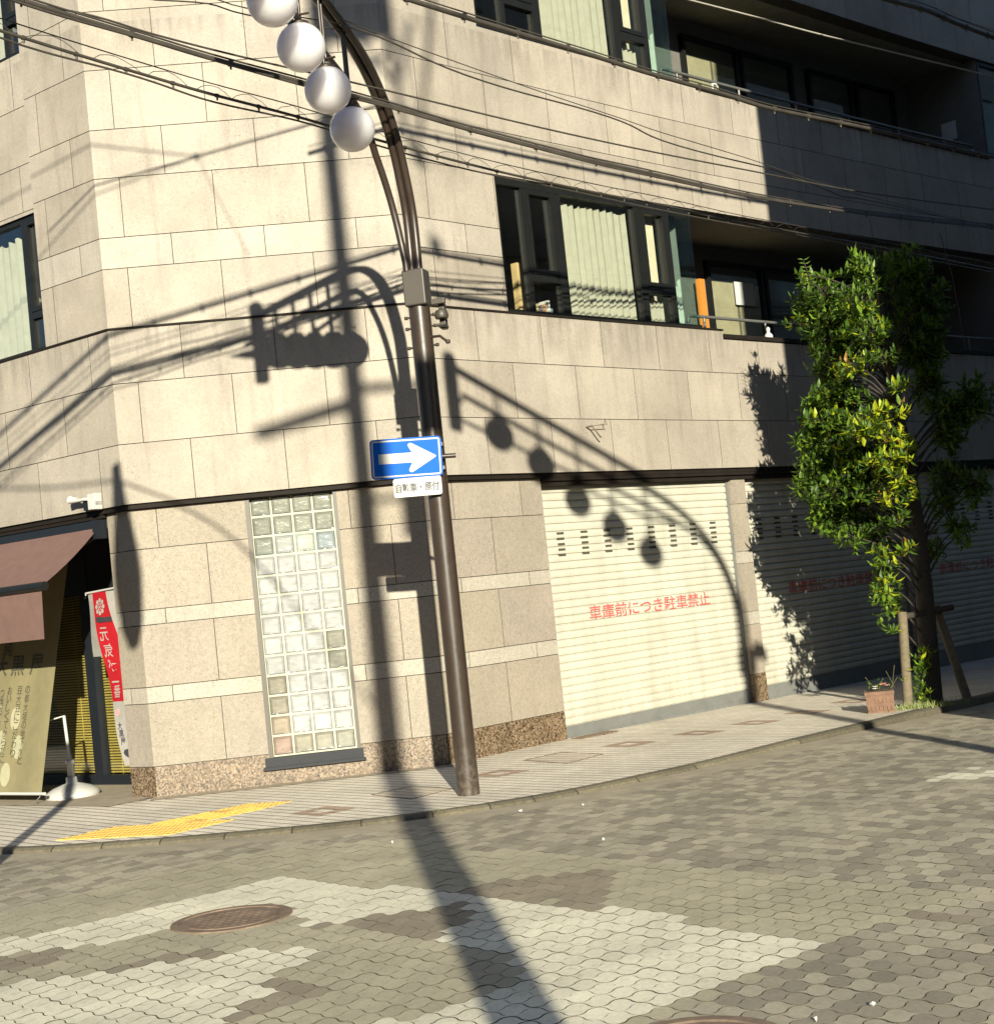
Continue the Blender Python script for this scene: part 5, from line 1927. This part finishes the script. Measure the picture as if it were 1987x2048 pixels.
# ------------------------------------------------------------------ what stands outside the picture and throws the shadows
up_ = thing('utility_pole', (.78, -.5, -.05), 'concrete utility pole with crossarms and a transformer behind the viewer', 'utility pole')
mb = MB()
mb.tube([(.78, -.5, -.3), (.78, -.5, 3), (.78, -.5, 8), (.78, -.5, 14.2)], [.155, .145, .105, .08], 24)
mb.build('pole', M['concrete'], up_)
for c_, sz_, ax_ in (((.34, -.93, 8.45), (1.25, .10, .11), (Vector((.72, .69, 0)), Vector((-.69, .72, 0)), Vector((0, 0, 1)))), ((1.16, -.55, 8.6), (.7, .07, .08), None), ((.8, -.5, 13.4), (2.2, .1, .1), None)):
    mb = MB()
    mb.box(c_, sz_, 0, (1, 1, 1), ax_)
    mb.build('crossarm', M['steel'], up_)
mb = MB()
mb.lathe([(0, 0), (.38, 0), (.40, .05), (.40, 1.2), (.25, 1.35), (0, 1.4)], (1.16, -.5, 12.2), 24)
mb.build('transformer', M['plaster'], up_)
mb = MB()
mb.box((1.28, -.5, 7.42), (.25, .22, .60))  # box and arm added to shade the lamp post above its sign
mb.box((1.0, -.5, 7.5), (.36, .05, .05))
mb.build('shadow_box', M['steel'], up_)
mb = MB()
for a, b, c in (((1.1, -.5, 12.3), (1.5, -.5, 11.75), (1.75, -.5, 12.5)), ((.95, -.5, 12.3), (1.25, -.5, 11.85), (1.6, -.5, 12.2)), ((1.5, -.5, 12.2), (1.66, -.5, 11.1), (2.1, -.5, 13.2))):
    mb.tube(arc_pts([a, b, c], 6), .03, 6)
mb.lathe([(0, -.12), (.07, -.08), (.07, .08), (0, .12)], (1.70, -.5, 11.05), 10)
mb.lathe([(0, -.12), (.07, -.08), (.07, .08), (0, .12)], (1.78, -.5, 10.15), 10)
mb.tube([(1.70, -.5, 11.05), (1.78, -.5, 10.15)], .008, 6)
mb.build('lead_wire', M['cable'], up_)
cb = MB()
cpts = [(-9, 9.4, 7.6), (-3.88, 7.0, 6.1), (-2.57, 6.9, 5.62), (-1.4, 6.4, 5.1), (.68, -.45, 5.4)]
cb.tube(arc_pts(cpts, 5), .014, 8)
tag(cb.build('overhead_cable', M['cable']), 'thick cable from the utility pole, seen as a soft shadow line on the low wall', 'cable')
mb = MB()  # unseen body shaped after the shadow it should cast on the pier
mb.lathe([(0, -1.6), (.06, -1.55), (.12, -1.35), (.145, -1.1), (.155, -.85), (.145, -.65), (.11, -.42), (.08, -.2), (.065, -.05), (.05, .1), (.05, .2), (0, .22)], (-2.60, 6.9, 5.6), 16)
tag(mb.build('pier_shadow_caster', M['cable']), 'tapered unseen body added overhead to cast the shadow on the stone pier', 'shadow caster')
mb = MB()
mb.tube([(-3.73, 8.9, -.2), (-3.73, 8.9, 2.7)], .055, 14)
mb.lathe([(0, 0), (.06, 0), (.06, .04), (0, .07)], (-3.73, 8.9, 2.7), 14)
tag(mb.build('bollard_post', M['pole']), 'slim dark post at the left kerb, seen as a shadow on the paving', 'post')

N0 = Vector((-1.75, 8.68, 8.28))
mb = MB()
for q_, k_, r_ in (((-2.77, 8.6, 8.48), 4, .009), ((-.68, 8.77, 8.5), 4, .009), ((-2.83, 8.59, 7.96), 4, .008), ((-1.49, 8.71, 7.63), 1.6, .005)):
    mb.tube([N0, N0 + (Vector(q_) - N0) * k_], r_, 6)
mb.lathe([(0, -.04), (.03, -.02), (.03, .02), (0, .04)], N0, 10)
tag(mb.build('wire_junction', M['cable']), 'crossing thin wires overhead, seen as a faint star of shadows on the canted wall', 'wire junction')

# building across the street whose corner shades the right part of the scene
opp = thing('opposite_building', (5.12, 11.5, 0), 'plain grey building across the street that shades the right side', 'building')
tB = Vector((TB.x, TB.y, 0)); nB = Vector((TB.y, -TB.x, 0))
c0 = Vector((5.12, 11.5, 0))
mb = MB()
H = 14
f4 = [c0, c0 + tB * 26, c0 + tB * 26 + nB * 14, c0 + nB * 14]
mb.hexa([p + Vector((0, 0, -.5)) for p in f4] + [p + Vector((0, 0, H)) for p in f4])
mb.build('wall', M['plaster'], opp)
wn = MB(); fr_ = MB()
for k in range(5):
    for j in range(9):
        p = c0 + tB * (1.2 + j * 2.8) + Vector((0, 0, 1.0 + k * 3.1)) - nB * .012
        wn.face([p, p + tB * 1.6, p + tB * 1.6 + Vector((0, 0, 1.6)), p + Vector((0, 0, 1.6))])
        for a, b in ((p, p + tB * 1.6), (p + Vector((0, 0, 1.6)), p + tB * 1.6 + Vector((0, 0, 1.6)))):
            fr_.tube([a, b], .03, 4)
wn.build('pane', M['glass'], opp)
fr_.build('window_frame', M['frame'], opp)

def plain_block(name, pts, h, label, seed):  # unseen blocks added to keep sky light out of the shadows
    """a building added out of the picture to block sky light: walls with rows of framed windows"""
    th = thing(name, (pts[0][0], pts[0][1], 0), label, 'building')
    mb = MB()
    n = len(pts)
    mb.face([(x, y, h) for x, y in pts])
    for i in range(n):
        a, b = pts[i], pts[(i + 1) % n]
        mb.face([(a[0], a[1], -.5), (b[0], b[1], -.5), (b[0], b[1], h), (a[0], a[1], h)])
    mb.build('wall', M['plaster'], th)
    wn, fr_ = MB(), MB()
    for i in range(n):
        a, b = Vector(pts[i]), Vector(pts[(i + 1) % n])
        t = (b - a).normalized(); nn = Vector((t.y, -t.x)) * .03
        L = (b - a).length
        for k in range(int((h - 1) / 3.1)):
            for j in range(int(L / 3.0)):
                p = a + t * (.8 + j * 3.0) + nn
                q_ = p + t * 1.6
                z0 = 1.0 + k * 3.1
                wn.face([(p.x, p.y, z0), (q_.x, q_.y, z0), (q_.x, q_.y, z0 + 1.6), (p.x, p.y, z0 + 1.6)])
                for z in (z0, z0 + 1.6):
                    fr_.tube([(p.x, p.y, z), (q_.x, q_.y, z)], .03, 4)
    wn.build('pane', M['glass'], th)
    fr_.build('window_frame', M['frame'], th)
plain_block('sky_blocking_building', [(-46, -46), (-10, -46), (-10, 3), (-46, 3)], 19, 'grey building added unseen on the left behind the viewer to block sky light', 1)
plain_block('sky_blocking_building', [(-30, -84), (34, -84), (34, -66), (-30, -66)], 17, 'grey building added unseen at the far end behind the viewer to block horizon glow', 2)
plain_block('sky_blocking_building', [(15, -40), (40, -40), (40, -8), (15, -8)], 18, 'grey building added unseen on the right behind the viewer to block sky light', 3)
